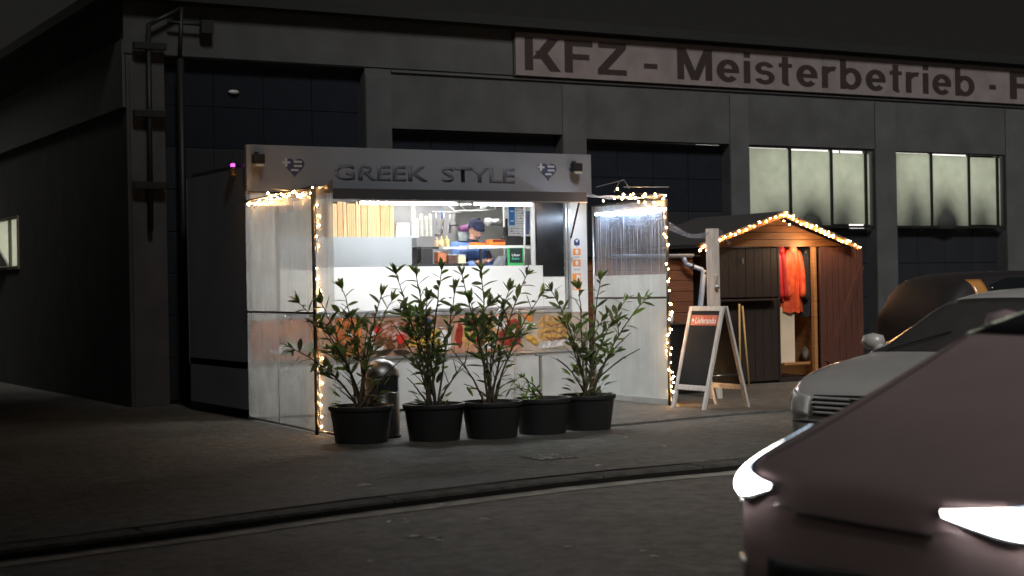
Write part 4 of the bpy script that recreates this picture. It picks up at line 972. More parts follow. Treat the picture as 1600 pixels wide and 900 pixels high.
# ------------------------------------------------------------------ potted shrubs
M_pot = mat('pot_black', (.022, .023, .024), (.03, .03, .03), scale=3, rough=.5)
M_earth = mat('potting_soil', (.10, .07, .045), (.22, .18, .13), scale=45, rough=1, bump=.9, bscale=70)
M_bark = mat('shrub_bark', (.10, .085, .05), (.06, .05, .03), scale=20, rough=.8)
def leafmat(nm, c):
    m = mat(nm, c, tuple(v*.6 for v in c), scale=3, rough=.28, spec=.6)
    n = m.node_tree.nodes; L = m.node_tree.links; b = n['Principled BSDF']
    t = n.new('ShaderNodeBsdfTranslucent'); t.inputs[0].default_value = (c[0]*1.6, c[1]*1.8, c[2]*.7, 1)
    x = n.new('ShaderNodeMixShader'); x.inputs[0].default_value = .22; L.new(b.outputs[0], x.inputs[1]); L.new(t.outputs[0], x.inputs[2]); L.new(x.outputs[0], n['Material Output'].inputs[0])
    return m
LM = [leafmat('leaf_deep_green', (.115, .15, .085)), leafmat('leaf_green', (.16, .215, .10)), leafmat('leaf_olive', (.20, .215, .135)), leafmat('leaf_fresh', (.20, .34, .07))]
leaf_me = []
for mi, lm in enumerate(LM):
    for cv in (.05, .22, -.1):
        rows = []
        for i in range(6):
            u = i / 5; wv = .15 * math.sin(PI * min(1, u * .93 + .05)) ** .8 if i < 5 else .004
            zc = -cv * u * u; rows.append([V((u, -wv, zc + wv*.35)), V((u, 0, zc)), V((u, wv, zc + wv*.35))])
        o = MB().grid(rows).build('leaf', lm); me = o.data
        for p_ in me.polygons: p_.use_smooth = True
        bpy.data.objects.remove(o); leaf_me.append((mi, me))
def shrub(lab, px, py, tips, rimw, leaves_scale=1.0, fresh=.12, seed=0, dense=0, wyoff=0, cat='potted shrub', nm='potted_shrub', bush=26, bc_=(0, 0), br_=(.27, .34)):
    random.seed(seed)
    c = G(px, py); 
    t = thing(nm, lab, cat, (c.x, c.y, 0), 'black tubs with leafy shrubs')
    r0 = rimw; hgt = .365
    MB().lathe([(r0*.80, 0), (r0*.94, hgt*.86), (r0*.955, hgt*.87), (r0*.985, hgt*.875), (r0, hgt*.9), (r0, hgt), (r0*.93, hgt), (r0*.90, hgt-.05), (.001, hgt-.055)], c, n=36).build('pot', M_pot, t, smooth=False, bevel=.003)
    bpy.data.objects[t.children[0].name].data.polygons.foreach_set('use_smooth', [True]*len(t.children[0].data.polygons))
    soil = MB(); rows = []
    for i in range(7):
        rr = r0*.89*(1 - i/6) + .001
        rows.append([V((c.x + rr*math.cos(2*PI*j/20), c.y + rr*math.sin(2*PI*j/20), hgt - .045 + .02*i/6*1.2 + noise.noise(V((rr*9*math.cos(j), rr*9*math.sin(j), seed)))*.014)) for j in range(21)])
    soil.grid(rows).build('soil', M_earth, t, smooth=True)
    nleaf = 0
    def add_leaf(pos, d, s_, fr=False):
        nonlocal nleaf
        if nleaf > 290: return
        nleaf += 1
        isf = fr or random.random() < fresh
        pool = [m_ for (i_, m_) in leaf_me if (i_ == 3) == isf]
        o = bpy.data.objects.new('leaf', random.choice(pool)); COL.objects.link(o); o.parent = t
        o.location = pos - V((c.x, c.y, 0))
        qn = d.normalized().to_track_quat('X', 'Z'); o.rotation_mode = 'QUATERNION'
        from mathutils import Quaternion
        o.rotation_quaternion = qn @ Quaternion((1, 0, 0), random.uniform(-.9, .9)); o.scale = (s_, s_ * random.uniform(.8, 1.15), s_)
    for i in range(bush):
        ph = random.uniform(0, 2*PI); rr = random.uniform(.02, br_[0]); z = hgt - .02 + random.uniform(.0, br_[1]) * (1 - rr*1.3)
        add_leaf(V((c.x + bc_[0] + rr*math.cos(ph), c.y + bc_[1] + rr*math.sin(ph), z)), V((math.cos(ph), math.sin(ph), random.uniform(-.1, 1.2))), leaves_scale*1.3*random.uniform(.07, .11))
    for k, tp in enumerate(tips):
        x, y = tp[0], tp[1]; dpt = tp[2] if len(tp) > 2 else random.uniform(-.3, .3)
        tip = W(x, y, c.y + dpt)
        base = V((c.x + random.uniform(-.06, .06), c.y + random.uniform(-.05, .05), hgt - .05))
        ln = (tip - base).length
        ctrl = base.lerp(tip, .45) + V((-(tip.x-base.x)*.10 + random.uniform(-.04, .04), random.uniform(-.05, .05), .12*ln))
        pts_ = bezier(base, ctrl, tip, 12)
        for q_ in range(1, 12): pts_[q_] += V((random.uniform(-.006, .006), random.uniform(-.006, .006), 0))
        MB().tube(pts_, [.011*(1 - .78*i/12) + .0015 for i in range(13)], 6).build('stem', M_bark, t, smooth=True)
        nodes_ = int(ln / .062); ph = random.uniform(0, 6)
        for i in range(nodes_):
            u = .30 + .70 * i / max(1, nodes_-1) if len(tp) < 4 else tp[3] + (1-tp[3]) * i / max(1, nodes_-1)
            j = min(11, int(u * 12)); f_ = u*12 - j; p = pts_[j].lerp(pts_[j+1], min(1, f_)); d = (pts_[j+1] - pts_[j]).normalized()
            ph += 2.4; a = d.orthogonal().normalized(); b = d.cross(a)
            rad_ = a * math.cos(ph) + b * math.sin(ph)
            dd = rad_ * random.uniform(.7, 1.1) + d * random.uniform(.35, .9) + V((0, 0, random.uniform(-.35, .15)))
            if random.random() < .08: continue
            add_leaf(p, dd, leaves_scale * 1.4 * random.uniform(.085, .135) * (.85 if u > .93 else 1))
        for i in range(5):
            ph += 1.3; d = (pts_[12] - pts_[11]).normalized(); a = d.orthogonal().normalized(); b = d.cross(a)
            add_leaf(pts_[12], d + (a*math.cos(ph) + b*math.sin(ph)) * random.uniform(.25, .6), leaves_scale * 1.4 * random.uniform(.07, .11), random.random() < fresh*2)
        for rep_ in range(3 if ln > .5 else 0):                    # a side shoot
            j = random.choice((3, 4, 5, 6, 7, 8)); d = (pts_[j+1]-pts_[j]).normalized(); a = V((random.choice((-1, 1))*.9, random.uniform(-.5, .5), .35))
            e = pts_[j] + (d*.6 + a*.7).normalized() * random.uniform(.14, .28)
            sp = bezier(pts_[j], pts_[j].lerp(e, .5) + V((0, 0, .03)), e, 5)
            MB().tube(sp, [.006 - .0008*i for i in range(6)], 5).build('stem', M_bark, t, smooth=True)
            for i in range(2, 6):
                for _ in range(2): ph += 2.4; add_leaf(sp[i], (e-pts_[j]).normalized()*.6 + V((math.cos(ph), math.sin(ph), .2))*.8, leaves_scale*1.4*random.uniform(.075, .12))
    for i in range(dense):
        ph = random.uniform(0, 2*PI); rr = random.uniform(.05, .2)
        add_leaf(V((c.x + rr*math.cos(ph), c.y + rr*math.sin(ph), hgt - .03)), V((math.cos(ph), math.sin(ph), .15)), .08)
    return t, c, hgt
shrub('leftmost potted shrub, its long shoots leaning left over the windbreak', 565, 690.5, [(468, 474, -.2), (502, 474, .1), (535, 452, .15), (596, 462, 0), (612, 470, .2, .25), (458, 545, -.2, .45), (505, 520, -.1), (575, 500, .2), (630, 560, .0, .3), (545, 560, -.2), (600, 590, -.1), (520, 600, 0, .4)], .325, seed=3, fresh=.10, dense=6)
shrub('tallest potted shrub, second tub from the left beside the steel bin', 679, 687, [(618, 428, .1), (650, 428, .2), (690, 422, -.1), (667, 470, -.2), (640, 500, 0), (712, 450, .2), (610, 500, .2, .4), (700, 520, .1), (730, 560, 0, .4), (650, 560, -.15, .3), (636, 590, 0, .4)], .315, seed=5, fresh=.10, dense=8)
shrub('middle potted shrub with tall shoots reaching the serving panel', 769, 683, [(722, 430, .1), (752, 425, .25), (735, 470, -.1), (823, 430, .1), (845, 462, .2), (795, 455, 0), (768, 500, .15), (705, 545, 0, .45), (815, 520, 0, .35), (725, 600, 0, .4), (790, 560, -.1, .3)], .315, seed=8, fresh=.12, dense=8)
t4, c4, h4 = shrub('tub with a thin grey stake and only a small low sprig', 848, 676.5, [(818, 590, -.1, .2), (812, 606, .05, .2), (826, 600, 0, .2)], .30, .55, seed=12, fresh=.7, dense=3, bush=60, bc_=(-.15, 0), br_=(.09, .16))
sp = c4; x_ = W(845, 600, c4.y).x
box('stake', (x_-.013, c4.y-.013, .3), (x_+.013, c4.y+.013, W(845, 556, c4.y).z), mat('grey_stake', (.62, .64, .60), rough=.6), t4)
box('stake_cap', (x_-.05, c4.y-.02, W(845, 556, c4.y).z), (x_+.05, c4.y+.02, W(845, 554, c4.y).z+.006), mat('grey_stake', (.36, .38, .36)), t4)
shrub('rightmost potted shrub, dense at its base with shoots fanning right', 918, 670, [(905, 452, .05), (938, 438, 0), (1008, 468, .1), (975, 472, .15), (862, 455, -.1), (985, 520, .1), (880, 500, .1), (925, 500, .2), (955, 540, .1), (870, 560, -.1, .3), (900, 545, -.2), (1000, 545, 0, .5)], .305, .95, seed=21, fresh=.13, dense=8, bush=60)
# steel bin between the first tubs
bc = G(597, 683); btop = W(595, 561, bc.y).z
bn = thing('litter_bin', 'round-topped steel litter bin between the first two tubs', 'bin', bc)
rb = .185
MB().lathe([(rb, .0), (rb, .05), (rb, btop - rb*.9)], bc, n=28).build('body', mat('bin_body', (.10, .10, .10), (.05, .05, .05), scale=5, rough=.35, metal=.6), bn, smooth=True)
MB().lathe([(rb+.004, btop-rb*.9-.02)] + [(rb*math.cos(a)+.004, btop - rb*.9 + rb*.9*math.sin(a)) for a in [k*PI/16 for k in range(8)]] + [(.001, btop)], bc, n=28).build('dome', mat('dull_steel', (.42, .42, .42), (.3, .3, .3), scale=9, rough=.42, metal=.9), bn, smooth=True)
box('flap', (bc.x-.1, bc.y-rb-.012, btop-.33), (bc.x+.1, bc.y-rb+.05, btop-.16), M_dark, bn, bevel=.01)
MB().lathe([(rb+.012, 0), (rb+.012, .03), (rb, .032)], bc, n=28).build('base_ring', M_black, bn, smooth=True)

# ------------------------------------------------------------------ chalkboard stand
ax, yn, yf_ = 11.57, 15.24, 15.92
sb = thing('sandwich_board', 'white framed chalkboard stand with an orange header, black panels both sides', 'sandwich board', (ax, 15.6, 0))
M_wf = mat('whitewashed_wood', (.68, .66, .62), (.55, .53, .50), scale=5, rough=.6, stretch=(6, 6, 1), bump=.15)
M_chalk = mat('chalkboard', (.018, .020, .022), (.028, .03, .032), scale=3, rough=.85, spec=.15)
for sgn in (-1, 1):
    topx = ax + sgn*.02; botx = ax + sgn*.33; zt_ = 1.235
    def F_(u, yv, off=0): return V((topx + (botx-topx)*u + sgn*off, yv, zt_*(1-u)))
    def beam(u0, u1, ya, yb, nm, m, th=.03):
        mb = MB(); vs_ = [F_(u0, ya), F_(u0, yb), F_(u1, yb), F_(u1, ya)]
        o_ = V((th*sgn*.5, 0, th*.15)); vs_ = [v - o_ for v in vs_] + [v + o_ for v in vs_]
        return mb.add(vs_, ((0,3,2,1),(4,5,6,7),(0,1,5,4),(1,2,6,5),(2,3,7,6),(3,0,4,7))).build(nm, m, sb, bevel=.004)
    beam(0, 1, yn, yn+.06, 'leg', M_wf); beam(0, 1, yf_-.06, yf_, 'leg', M_wf)
    beam(0, .045, yn+.062, yf_-.062, 'rail', M_wf); beam(.76, .81, yn+.062, yf_-.062, 'rail', M_wf)
    beam(.047, .758, yn+.061, yf_-.061, 'panel', M_chalk, .012)
    if sgn == -1:
        hb_ = beam(.085, .185, yn+.08, yf_-.08, 'header_plate', mat('header_red_orange', (.62, .10, .04), (.55, .085, .035), rough=.5), .02)
        # lettering on the sloping face: build flat then map
        cu = bpy.data.curves.new('t', 'FONT'); cu.body = 'Lieferando'; cu.offset = .015; cu.resolution_u = 2
        ob = bpy.data.objects.new('t', cu); COL.objects.link(ob); me = bpy.data.meshes.new_from_object(ob.evaluated_get(bpy.context.evaluated_depsgraph_get())); bpy.data.objects.remove(ob)
        xs = [v.co.x for v in me.vertices]; ys = [v.co.y for v in me.vertices]
        for v in me.vertices:
            a_ = (v.co.x-min(xs))/(max(xs)-min(xs)); b_ = (v.co.y-min(ys))/(max(ys)-min(ys))
            v.co = F_(.165 - .06*b_, (yf_-.17) - (yf_-yn-.27)*a_, .0) + V((-.0115, 0, .0)) - V((ax, 15.6, 0))
        me.materials.append(M_sw); lo = bpy.data.objects.new('lettering', me); COL.objects.link(lo); lo.parent = hb_
        lp = MB().lathe([(.02, 0), (.02, .004)], (0, 0, 0), n=12)
        pz = F_(.135, yf_-.125) + V((-.0125, 0, 0)); o_ = MB().poly([pz + V((0, .022*math.cos(k), .022*math.sin(k))) for k in [2*PI*i/12 for i in range(12)]], (-.002, 0, 0)).build('mark', M_sw, hb_)
bar('spreader', (ax-.2, yn+.03, .42), (ax+.2, yn+.03, .42), .006, M_steel, sb)
# ------------------------------------------------------------------ plank shed and gutter (between windbreak and hut)
M_plank = wood('red_brown_planks', (.22, .085, .04), (.13, .048, .022), grain=(1, 1, 14))
M_plankd = wood('dark_brown_planks', (.030, .018, .013), (.018, .011, .008), grain=(14, 1, 1))
M_door_w = wood('orange_brown_planks', (.125, .045, .028), (.08, .028, .018), grain=(14, 1, 1))
M_honey = wood('honey_wood', (.50, .24, .08), (.34, .15, .05), grain=(1, 1, 10))
HY = 18.7
sx0, sx1 = 11.75, 13.70
sh = thing('plank_shed', 'low reddish plank shed with a gutter behind the right windbreak', 'shed', (sx0, HY+.1, 0))
zt = W(1070, 402, HY+.1).z; z = .04; k = 0
while z < zt - .03:
    h_ = min(.152, zt - z)
    MB().box((sx0 + random.uniform(0, .006), HY+.1 + random.uniform(-.003, .003), z), (sx1, HY+.125, z + h_ - .006)).build('plank', M_plank, sh, bevel=.008); z += h_
box('back_board', (sx0, HY+.127, .02), (sx1, HY+.14, zt), M_black, sh); box('roof_sheet', (sx0-.1, HY-.02, zt+.012), (sx1+.05, HY+1.9, zt+.03), M_roofd, sh)
box('side_board', (sx0, HY+.14, .02), (sx0+.02, HY+1.9, zt), M_plankd, sh)
gt = thing('gutter_pipe', 'blue grey gutter with an elbowed downpipe on the plank shed', 'gutter', (12.9, HY, 0))
M_zinc = mat('zinc_grey', (.34, .44, .62), (.26, .35, .50), scale=5, rough=.4, metal=.3)
g0, g1 = W(1042, 397, HY), W(1081, 397, HY)
MB().grid([[V((x, HY+.0 + .055*math.cos(a), g0.z + .055*math.sin(a))) for a in [PI + PI*j/8 for j in range(9)]] for x in (g0.x-.9, g1.x)]).build('gutter', M_zinc, gt, smooth=True, solid=.006)
e1 = W(1067, 400, HY); e2 = W(1071, 412, HY); e3 = W(1096, 421, HY-.1); e4 = W(1100, 427, HY-.15); e5 = W(1086, 560, HY-.2)
MB().tube([e1, e2 + V((0, 0, .02)), e2, e2.lerp(e3, .12), e3, e4], .036, 10).build('elbow', M_zinc, gt, smooth=True)
MB().tube([e4 + V((0, 0, .04)), e5, V((e5.x-.06, e5.y, .06))], .04, 10).build('downpipe', M_zinc, gt, smooth=True)
for p_ in (e2.lerp(e3, .4), e4): MB().tube([p_ + V((-.012, 0, .01)), p_ + V((.012, 0, -.01))], .046, 10).build('clamp', M_dark, gt, smooth=True)
# black storage box before the shed with a paper cup on it
b0 = W(1046, 506, 17.7); 
bx_ = thing('storage_box', 'long black storage box in front of the plank shed', 'storage box', (b0.x, 17.7, .022))
b1x = W(1108, 506, 17.7).x
box('case', (b0.x-.3, 17.7, .023), (b1x, 18.4, b0.z-.03), M_black, bx_, bevel=.012); box('lid', (b0.x-.32, 17.67, b0.z-.028), (b1x+.01, 18.42, b0.z), M_dark, bx_, bevel=.01)
cpp = W(1048, 500, 17.75); cpp.z = b0.z
MB().lathe([(.028, 0), (.038, .11), (.034, .11), (.026, .01), (.001, .01)], cpp, n=16).build('cup', M_sw, tag(thing('paper_cup', 'pale paper cup standing on the black storage box', 'cup', cpp), 'pale paper cup standing on the black storage box', 'cup'), smooth=True)
lt = thing('hand_sanitiser', 'small orange and white bottle against the shed planks', 'bottle', W(1087, 500, 17.8)); lt.location.z = b0.z; ORG[lt.name] = V(lt.location)
c_ = V(lt.location); MB().lathe([(.022, 0), (.024, .01), (.024, .1), (.01, .12), (.01, .15), (.001, .15)], c_, n=12).build('bottle', M_or, lt, smooth=True)
MB().lathe([(.025, .03), (.025, .07)], c_, n=12).build('label_band', M_sw, lt, smooth=True)

# ------------------------------------------------------------------ wooden hut
hut = thing('wooden_hut', 'small brown wooden hut with a gabled front edged in fairy lights', 'hut', (13.8, HY, 0))
R0 = W(1095, 384, HY-.25); RP = W(1226, 333, HY-.25); R1 = W(1341, 384, HY-.25)
hx0, hx1 = 13.95, 16.62; HB = 20.6; eave = 2.04
ox0, ox1 = W(1218, 450, HY).x, W(1270, 450, HY).x
# front wall, left of the opening: upper boards (a closed shutter) and lower boards
nb_ = 8; cw = (ox0 - hx0) / nb_
for i in range(nb_):
    MB().box((hx0 + i*cw + .003, HY + random.uniform(0, .004), 1.30), (hx0 + (i+1)*cw - .003, HY+.025, eave-.01)).build('plank', M_plankd, hut, bevel=.004)
    MB().box((hx0 + i*cw + .003, HY+.01 + random.uniform(0, .004), .06), (hx0 + (i+1)*cw - .003, HY+.035, 1.24)).build('plank', M_plankd, hut, bevel=.004)
box('ledge', (hx0-.05, HY-.14, 1.245), (ox0-.12, HY+.04, 1.275), M_plankd, hut, bevel=.006)
box('latch', (W(1160, 385, HY-.02).x, HY-.02, W(1160, 386, HY-.02).z), (W(1184, 385, HY-.02).x, HY-.003, W(1160, 384, HY-.02).z), M_alu, hut)
box('latch', (W(1160, 405, HY-.02).x, HY-.02, W(1160, 412, HY-.02).z), (W(1162, 405, HY-.02).x, HY-.003, W(1160, 403, HY-.02).z), M_alu, hut)
box('post', (ox1, HY-.03, .04), (ox1+.055, HY+.05, eave), M_honey, hut, bevel=.005)
box('post', (ox0-.03, HY-.005, .04), (ox0+.0, HY+.06, eave), M_plankd, hut)
box('front_wall', (ox1+.06, HY+.01, .04), (hx1, HY+.04, eave), M_plankd, hut)
box('side_wall', (hx0, HY+.04, .04), (hx0+.03, HB, eave), M_plankd, hut); box('side_wall', (hx1-.03, HY+.042, .04), (hx1, HB, eave), M_door_w, hut)
box('back_wall', (hx0+.031, HB-.03, .04), (hx1-.031, HB, eave), M_honey, hut); box('floor', (hx0, HY+.06, .03), (hx1, HB, .08), M_plankd, hut)
box('inner_wall', (ox0-.06, HY+.07, .09), (ox0-.035, HY+1.1, 1.95), M_honey, hut); box('inner_wall', (ox1+.09, HY+.07, .09), (ox1+.115, HY+1.1, 1.95), M_honey, hut); box('inner_wall', (ox0-.03, HY+1.1, .09), (ox1+.085, HY+1.12, 1.95), M_plank, hut)
# gable boards, each trimmed to the roof slope
zb = eave + .004; px0, pz0, ppx, ppz, px1, pz1 = hx0-.02, eave, RP.x-.02, RP.z-.06, R1.x-.06, eave
n_ = 4; st = (ppz - eave) / n_
def xat(z, left):
    f_ = (z - eave) / (ppz - eave); return (R0.x+.06) * (1-f_) + ppx * f_ if left else px1 * (1-f_) + ppx * f_
for i in range(n_):
    za, z2 = eave + i*st + .003, eave + (i+1)*st - .003
    MB().poly([(xat(za, 1), HY-.02, za), (xat(za, 0), HY-.02, za), (xat(z2, 0)+.001, HY-.02, z2), (xat(z2, 1), HY-.02, z2)], (0, -.022, 0)).build('gable_plank', wood('gable_wood', (.26, .115, .04), (.16, .065, .022), grain=(1, 1, 14)), hut, bevel=.003)
for (a, b, nm) in ((R0, RP, 'left'), (RP, R1, 'right')):
    d = (b - a); up_ = V((0, 0, .055)); 
    MB().add([a - up_, b - up_, b, a, a - up_ + V((0, .03, 0)), b - up_ + V((0, .03, 0)), b + V((0, .03, 0)), a + V((0, .03, 0))], ((0,1,2,3),(7,6,5,4),(0,3,7,4),(1,5,6,2),(0,4,5,1),(3,2,6,7))).build('bargeboard', M_honey, hut)
    MB().add([a + V((0, .0, .004)), b + V((0, 0, .004)), b + V((0, 2.2, .004)), a + V((0, 2.2, .004)), a + V((0, 0, .03)), b + V((0, 0, .03)), b + V((0, 2.2, .03)), a + V((0, 2.2, .03))],
             ((0,3,2,1),(4,5,6,7),(0,1,5,4),(1,2,6,5),(2,3,7,6),(3,0,4,7))).build('roof', mat('roof_shingle', (.045, .04, .04), scale=8, rough=.9), hut)
# open plank door, folded back along the front
dr = MB(); dx0, dx1 = ox1 + .062, W(1350, 450, HY-.12).x
door = box('door', (dx0, HY-.075, .10), (dx1, HY-.06, 2.0), M_plankd, hut)
nd = 7; cw = (dx1 - dx0) / nd
for i in range(nd): MB().box((dx0 + i*cw + .003, HY-.10, .08), (dx0 + (i+1)*cw - .003, HY-.077 + random.uniform(0, .001), 2.03)).build('plank', M_door_w, door, bevel=.004)
d0_, d1_ = V((dx0 + .1, HY-.125, .30)), V((dx1 - .03, HY-.125, 1.75))
wv = V((.035, 0, -.02))
MB().add([d0_ - wv, d0_ + wv, d1_ + wv, d1_ - wv, d0_ - wv + V((0, .022, 0)), d0_ + wv + V((0, .022, 0)), d1_ + wv + V((0, .022, 0)), d1_ - wv + V((0, .022, 0))], ((0,1,2,3),(7,6,5,4),(0,3,7,4),(1,5,6,2),(0,4,5,1),(3,2,6,7))).build('brace', M_door_w, door)
# yellow rods and pole leaning at the ledge
for k, (x, y0_, y1_) in enumerate(((1155, 475, 640), (1160, 478, 560))):
    a = W(x, y0_, HY-.25); b = V((a.x - .06 + .1*k, HY-.32, .03))
    tag(bar('broom_handle', a, b, .014, mat('yellow_rod', (.62, .42, .16), rough=.5)), ('yellowish wooden pole leaning at the hut ledge, the left one', 'yellowish wooden pole leaning at the hut ledge, the right one')[k], 'pole', 'poles leaning at the hut')
# coats in the doorway
def coat(nm, lab, cat, cx, cy, zt_, zb_, wtop, wbot, m, hood, seed_):
    random.seed(seed_)
    t = thing(nm, lab, cat, (cx, cy, zt_), 'coats hanging in the hut doorway')
    rows = []; N = 26
    for i in range(18):
        v = i / 17; z = zt_ + (zb_ - zt_) * v
        w_ = (wtop * min(1, .25 + v*5)) * (1-v) + wbot * v
        rows.append([V((cx + w_ * math.cos(2*PI*j/N) * (1 + .16*noise.noise(V((j*.9, v*3, seed_))) ), cy + .085*math.sin(2*PI*j/N) * (1 + .9*noise.noise(V((j*1.1+9, v*2.6, seed_)))) + .018*math.sin(j*2.1 + v*3) * v, z + .02*math.sin(j*1.7)*(i == 17))) for j in range(N)] )
        rows[-1].append(rows[-1][0].copy())
    MB().grid(rows).build('coat_body', m, t, smooth=True, sub=1)
    for s_ in (-1, 1):
        pts_ = [V((cx + s_*wtop*.6, cy-.03, zt_-.07)), V((cx + s_*(wtop*1.12), cy-.07, zt_-.38)), V((cx + s_*(wtop*.72), cy-.12, zt_-.80))]
        MB().tube(bezier(*pts_, 7), [.05, .055, .056, .05, .055, .05, .052, .045], 10).build('sleeve', m, t, smooth=True, sub=1)
    MB().lathe([(.03, .0), (.075, -.03), (.085, -.09), (.05, -.15)], (cx, cy-.05, zt_+.01), n=12, sq=.6).build('hood', hood, t, smooth=True)
    return t
M_orc = mat('orange_coat_cloth', (.85, .13, .03), (.62, .06, .02), scale=9, rough=.6, bump=.3, bscale=12)
M_redc = mat('red_coat_cloth', (.60, .02, .02), (.42, .01, .015), scale=7, rough=.6)
jx = W(1237, 440, HY+.12).x
coat('orange_coat', 'bright orange raincoat hanging in the open doorway of the hut', 'coat', jx, HY+.14, W(1235, 383, HY+.1).z, W(1235, 488, HY+.1).z, .17, .205, M_orc, mat('pale_orange_lining', (.75, .22, .10), rough=.6), 3)
coat('red_coat', 'red garment half hidden at the left edge of the hut doorway', 'coat', ox0+.11, HY+.16, W(1222, 384, HY+.1).z, W(1222, 470, HY+.1).z, .06, .06, M_redc, M_redc, 8)
coat('black_coat', 'long black coat hanging right of the orange raincoat', 'coat', W(1261, 440, HY+.14).x, HY+.17, W(1260, 388, HY+.1).z, W(1260, 494, HY+.1).z, .11, .12, mat('black_coat_cloth', (.02, .02, .024), rough=.9), M_black, 5)
bd0, bd1 = W(1219, 490, HY+.1), W(1244, 568, HY+.1)
tag(box('cream_board', (bd0.x, HY+.12, .30), (bd1.x, HY+.15, W(1230, 480, HY+.1).z), mat('cream_board', (.78, .66, .50), (.68, .56, .40), scale=2, rough=.6), bevel=.005), 'cream upright board under the orange raincoat in the hut', 'board')
tag(box('wood_slat', (bd0.x+.03, HY+.06, .27), (W(1264, 568, HY+.1).x, HY+.10, .31), M_honey, bevel=.004), 'short pale slat across the hut threshold', 'slat')
sk = thing('sack', 'pale and dark sack lying inside the hut doorway', 'sack', (W(1255, 550, HY+.4).x, HY+.3, .31))
cx = sk.location; rows = [[V((cx.x + .09*math.sin(ph)*math.cos(a)*(1+.3*noise.noise(V((math.cos(a)*2, ph, 1)))), cx.y + .09*math.sin(ph)*math.sin(a), .42 + .12*math.cos(ph))) for a in [2*PI*j/16 for j in range(17)]] for ph in [PI*i/9 for i in range(10)]]
MB().grid(rows).build('bag', mat('sack_cloth', (.55, .5, .42), (.06, .06, .06), scale=9, rough=.8), sk, smooth=True)
hl = thing('hut_bulb', 'small warm bulb hanging inside the hut above the coats', 'lamp', (ox0+.35, HY+.05, 1.99))
MB().lathe([(.012, 0), (.012, -.03), (.025, -.06), (.02, -.085), (.001, -.095)], (ox0+.34, HY+.62, 2.0), n=10).build('bulb', emis('hut_bulb_glow', (1, .78, .5), 55), hl, smooth=True)
hd_l = bpy.data.lights.new('hut_bulb_light', 'POINT'); hd_l.energy = 11; hd_l.color = (1, .72, .45); hd_l.shadow_soft_size = .05
ho = bpy.data.objects.new('hut_bulb_light', hd_l); COL.objects.link(ho); ho.location = (ox0+.20, HY-.22+.10, 1.93); 
ho.location = (ox0+.36, HY-.20, 1.99)

# ------------------------------------------------------------------ fairy lights
M_cord = mat('fairy_cord', (.03, .03, .025), rough=.6)
M_bulb = emis('fairy_bulb_glow', (1.0, .50, .18), 190)
bm_ = MB().lathe([(.001, -.012), (.009, -.009), (.013, 0), (.009, .009), (.001, .012)], (0, 0, 0), n=8).build('bulb', M_bulb); BULB = bm_.data; bpy.data.objects.remove(bm_)
for p_ in BULB.polygons: p_.use_smooth = True
def fairy(lab, paths, seed_, jit=.02, step=.06, cords=True, skip=.1, scale=.85):
    random.seed(seed_)
    t = thing('fairy_lights', lab, 'fairy lights', paths[0][0], 'strings of warm fairy lights')
    o_ = V(paths[0][0])
    for path in paths:
        path = [V(p) for p in path]; tot = sum((b-a).length for a, b in zip(path, path[1:])); n = max(2, int(tot / step)); cp = []
        for i in range(n + 1):
            p, d = at_len(path, tot * i / n * .9999)
            p = p + V((random.uniform(-jit, jit), random.uniform(-jit, jit), random.uniform(-jit, jit)))
            cp.append(p)
            if random.random() > skip:
                b = bpy.data.objects.new('bulb', BULB); COL.objects.link(b); b.parent = t; b.location = p - o_; sc_ = scale*random.uniform(.75, 1.25); b.scale = (sc_,)*3
                b.rotation_euler = (random.uniform(0, 3), random.uniform(0, 3), 0)
        MB().tube(cp, .003, 4).build('cord', M_cord, t)
    return t
A1t = A1 + V((0, 0, 2.56)); A0t = A0 + V((0, 0, 2.52))
off = V((-.03, -.03, 0))
fairy('fairy lights along the top of the left windbreak and down its corner pole',
      [[A0t + off, A0t.lerp(A1t, .5) + off, A1t + off - V((0, 0, .02))], [A0t.lerp(A1t, .15) + V((-.03, 0, -.05)), A0t.lerp(A1t, .4) + V((-.03, 0, .06)), A0t.lerp(A1t, .9) + V((-.03, 0, -.06))]], 2, .035, .13)
fairy('fairy lights wound round the corner pole of the left windbreak',
      [[A1 + V((.03, -.03, 2.4)), A1 + V((.03, -.02, 1.6)), A1 + V((.03, -.03, 1.3))], [A1 + V((.03, -.03, 1.25)), A1 + V((.035, -.02, .10))]], 3, .02, .11, skip=.3, scale=.8)
B1t = B1 + V((0, 0, 2.50))
fairy('tangled fairy lights on the upper corner of the right windbreak', [[W(960, 296, 16.9), W(985, 305, 16.5), W(1036, 302, 16.15)], [W(963, 308, 16.8), W(1000, 312, 16.4), W(1034, 300, 16.1)], [W(944, 316, 17.0), W(990, 315, 16.6), W(1034, 314, 16.1)]], 4, .03, .12, skip=.2)
fairy('fairy lights wound down the front pole of the right windbreak', [[B1 + V((-.02, -.04, 2.42)), B1 + V((-.02, -.04, 1.9)), B1 + V((.03, -.04, 1.2)), B1 + V((.03, -.04, .08))], [B1 + V((.03, -.05, 1.25)), B1 + V((-.03, -.05, .7)), B1 + V((.04, -.05, .1))]], 5, .03, .088, skip=.1)
u_ = V((0, -.02, .0))
fairy('fairy lights along the left roof edge of the hut', [[R0 + u_ + V((.05, 0, 0)), RP + u_], [W(1094, 391, HY-.3), W(1108, 388, HY-.3), W(1112, 383, HY-.3), W(1098, 385, HY-.3)]], 6, .018, .092, skip=.05)
fairy('dense fairy lights along the right roof edge of the hut', [[RP + u_, R1 + u_], [RP + u_ + V((.05, 0, -.05)), R1 + u_ + V((-.25, 0, .03))], [RP + u_ + V((-.02, 0, -.03)), RP + u_ + V((-.03, 0, -.15)), RP + u_ + V((.06, 0, -.17))]], 7, .02, .085, skip=.12)

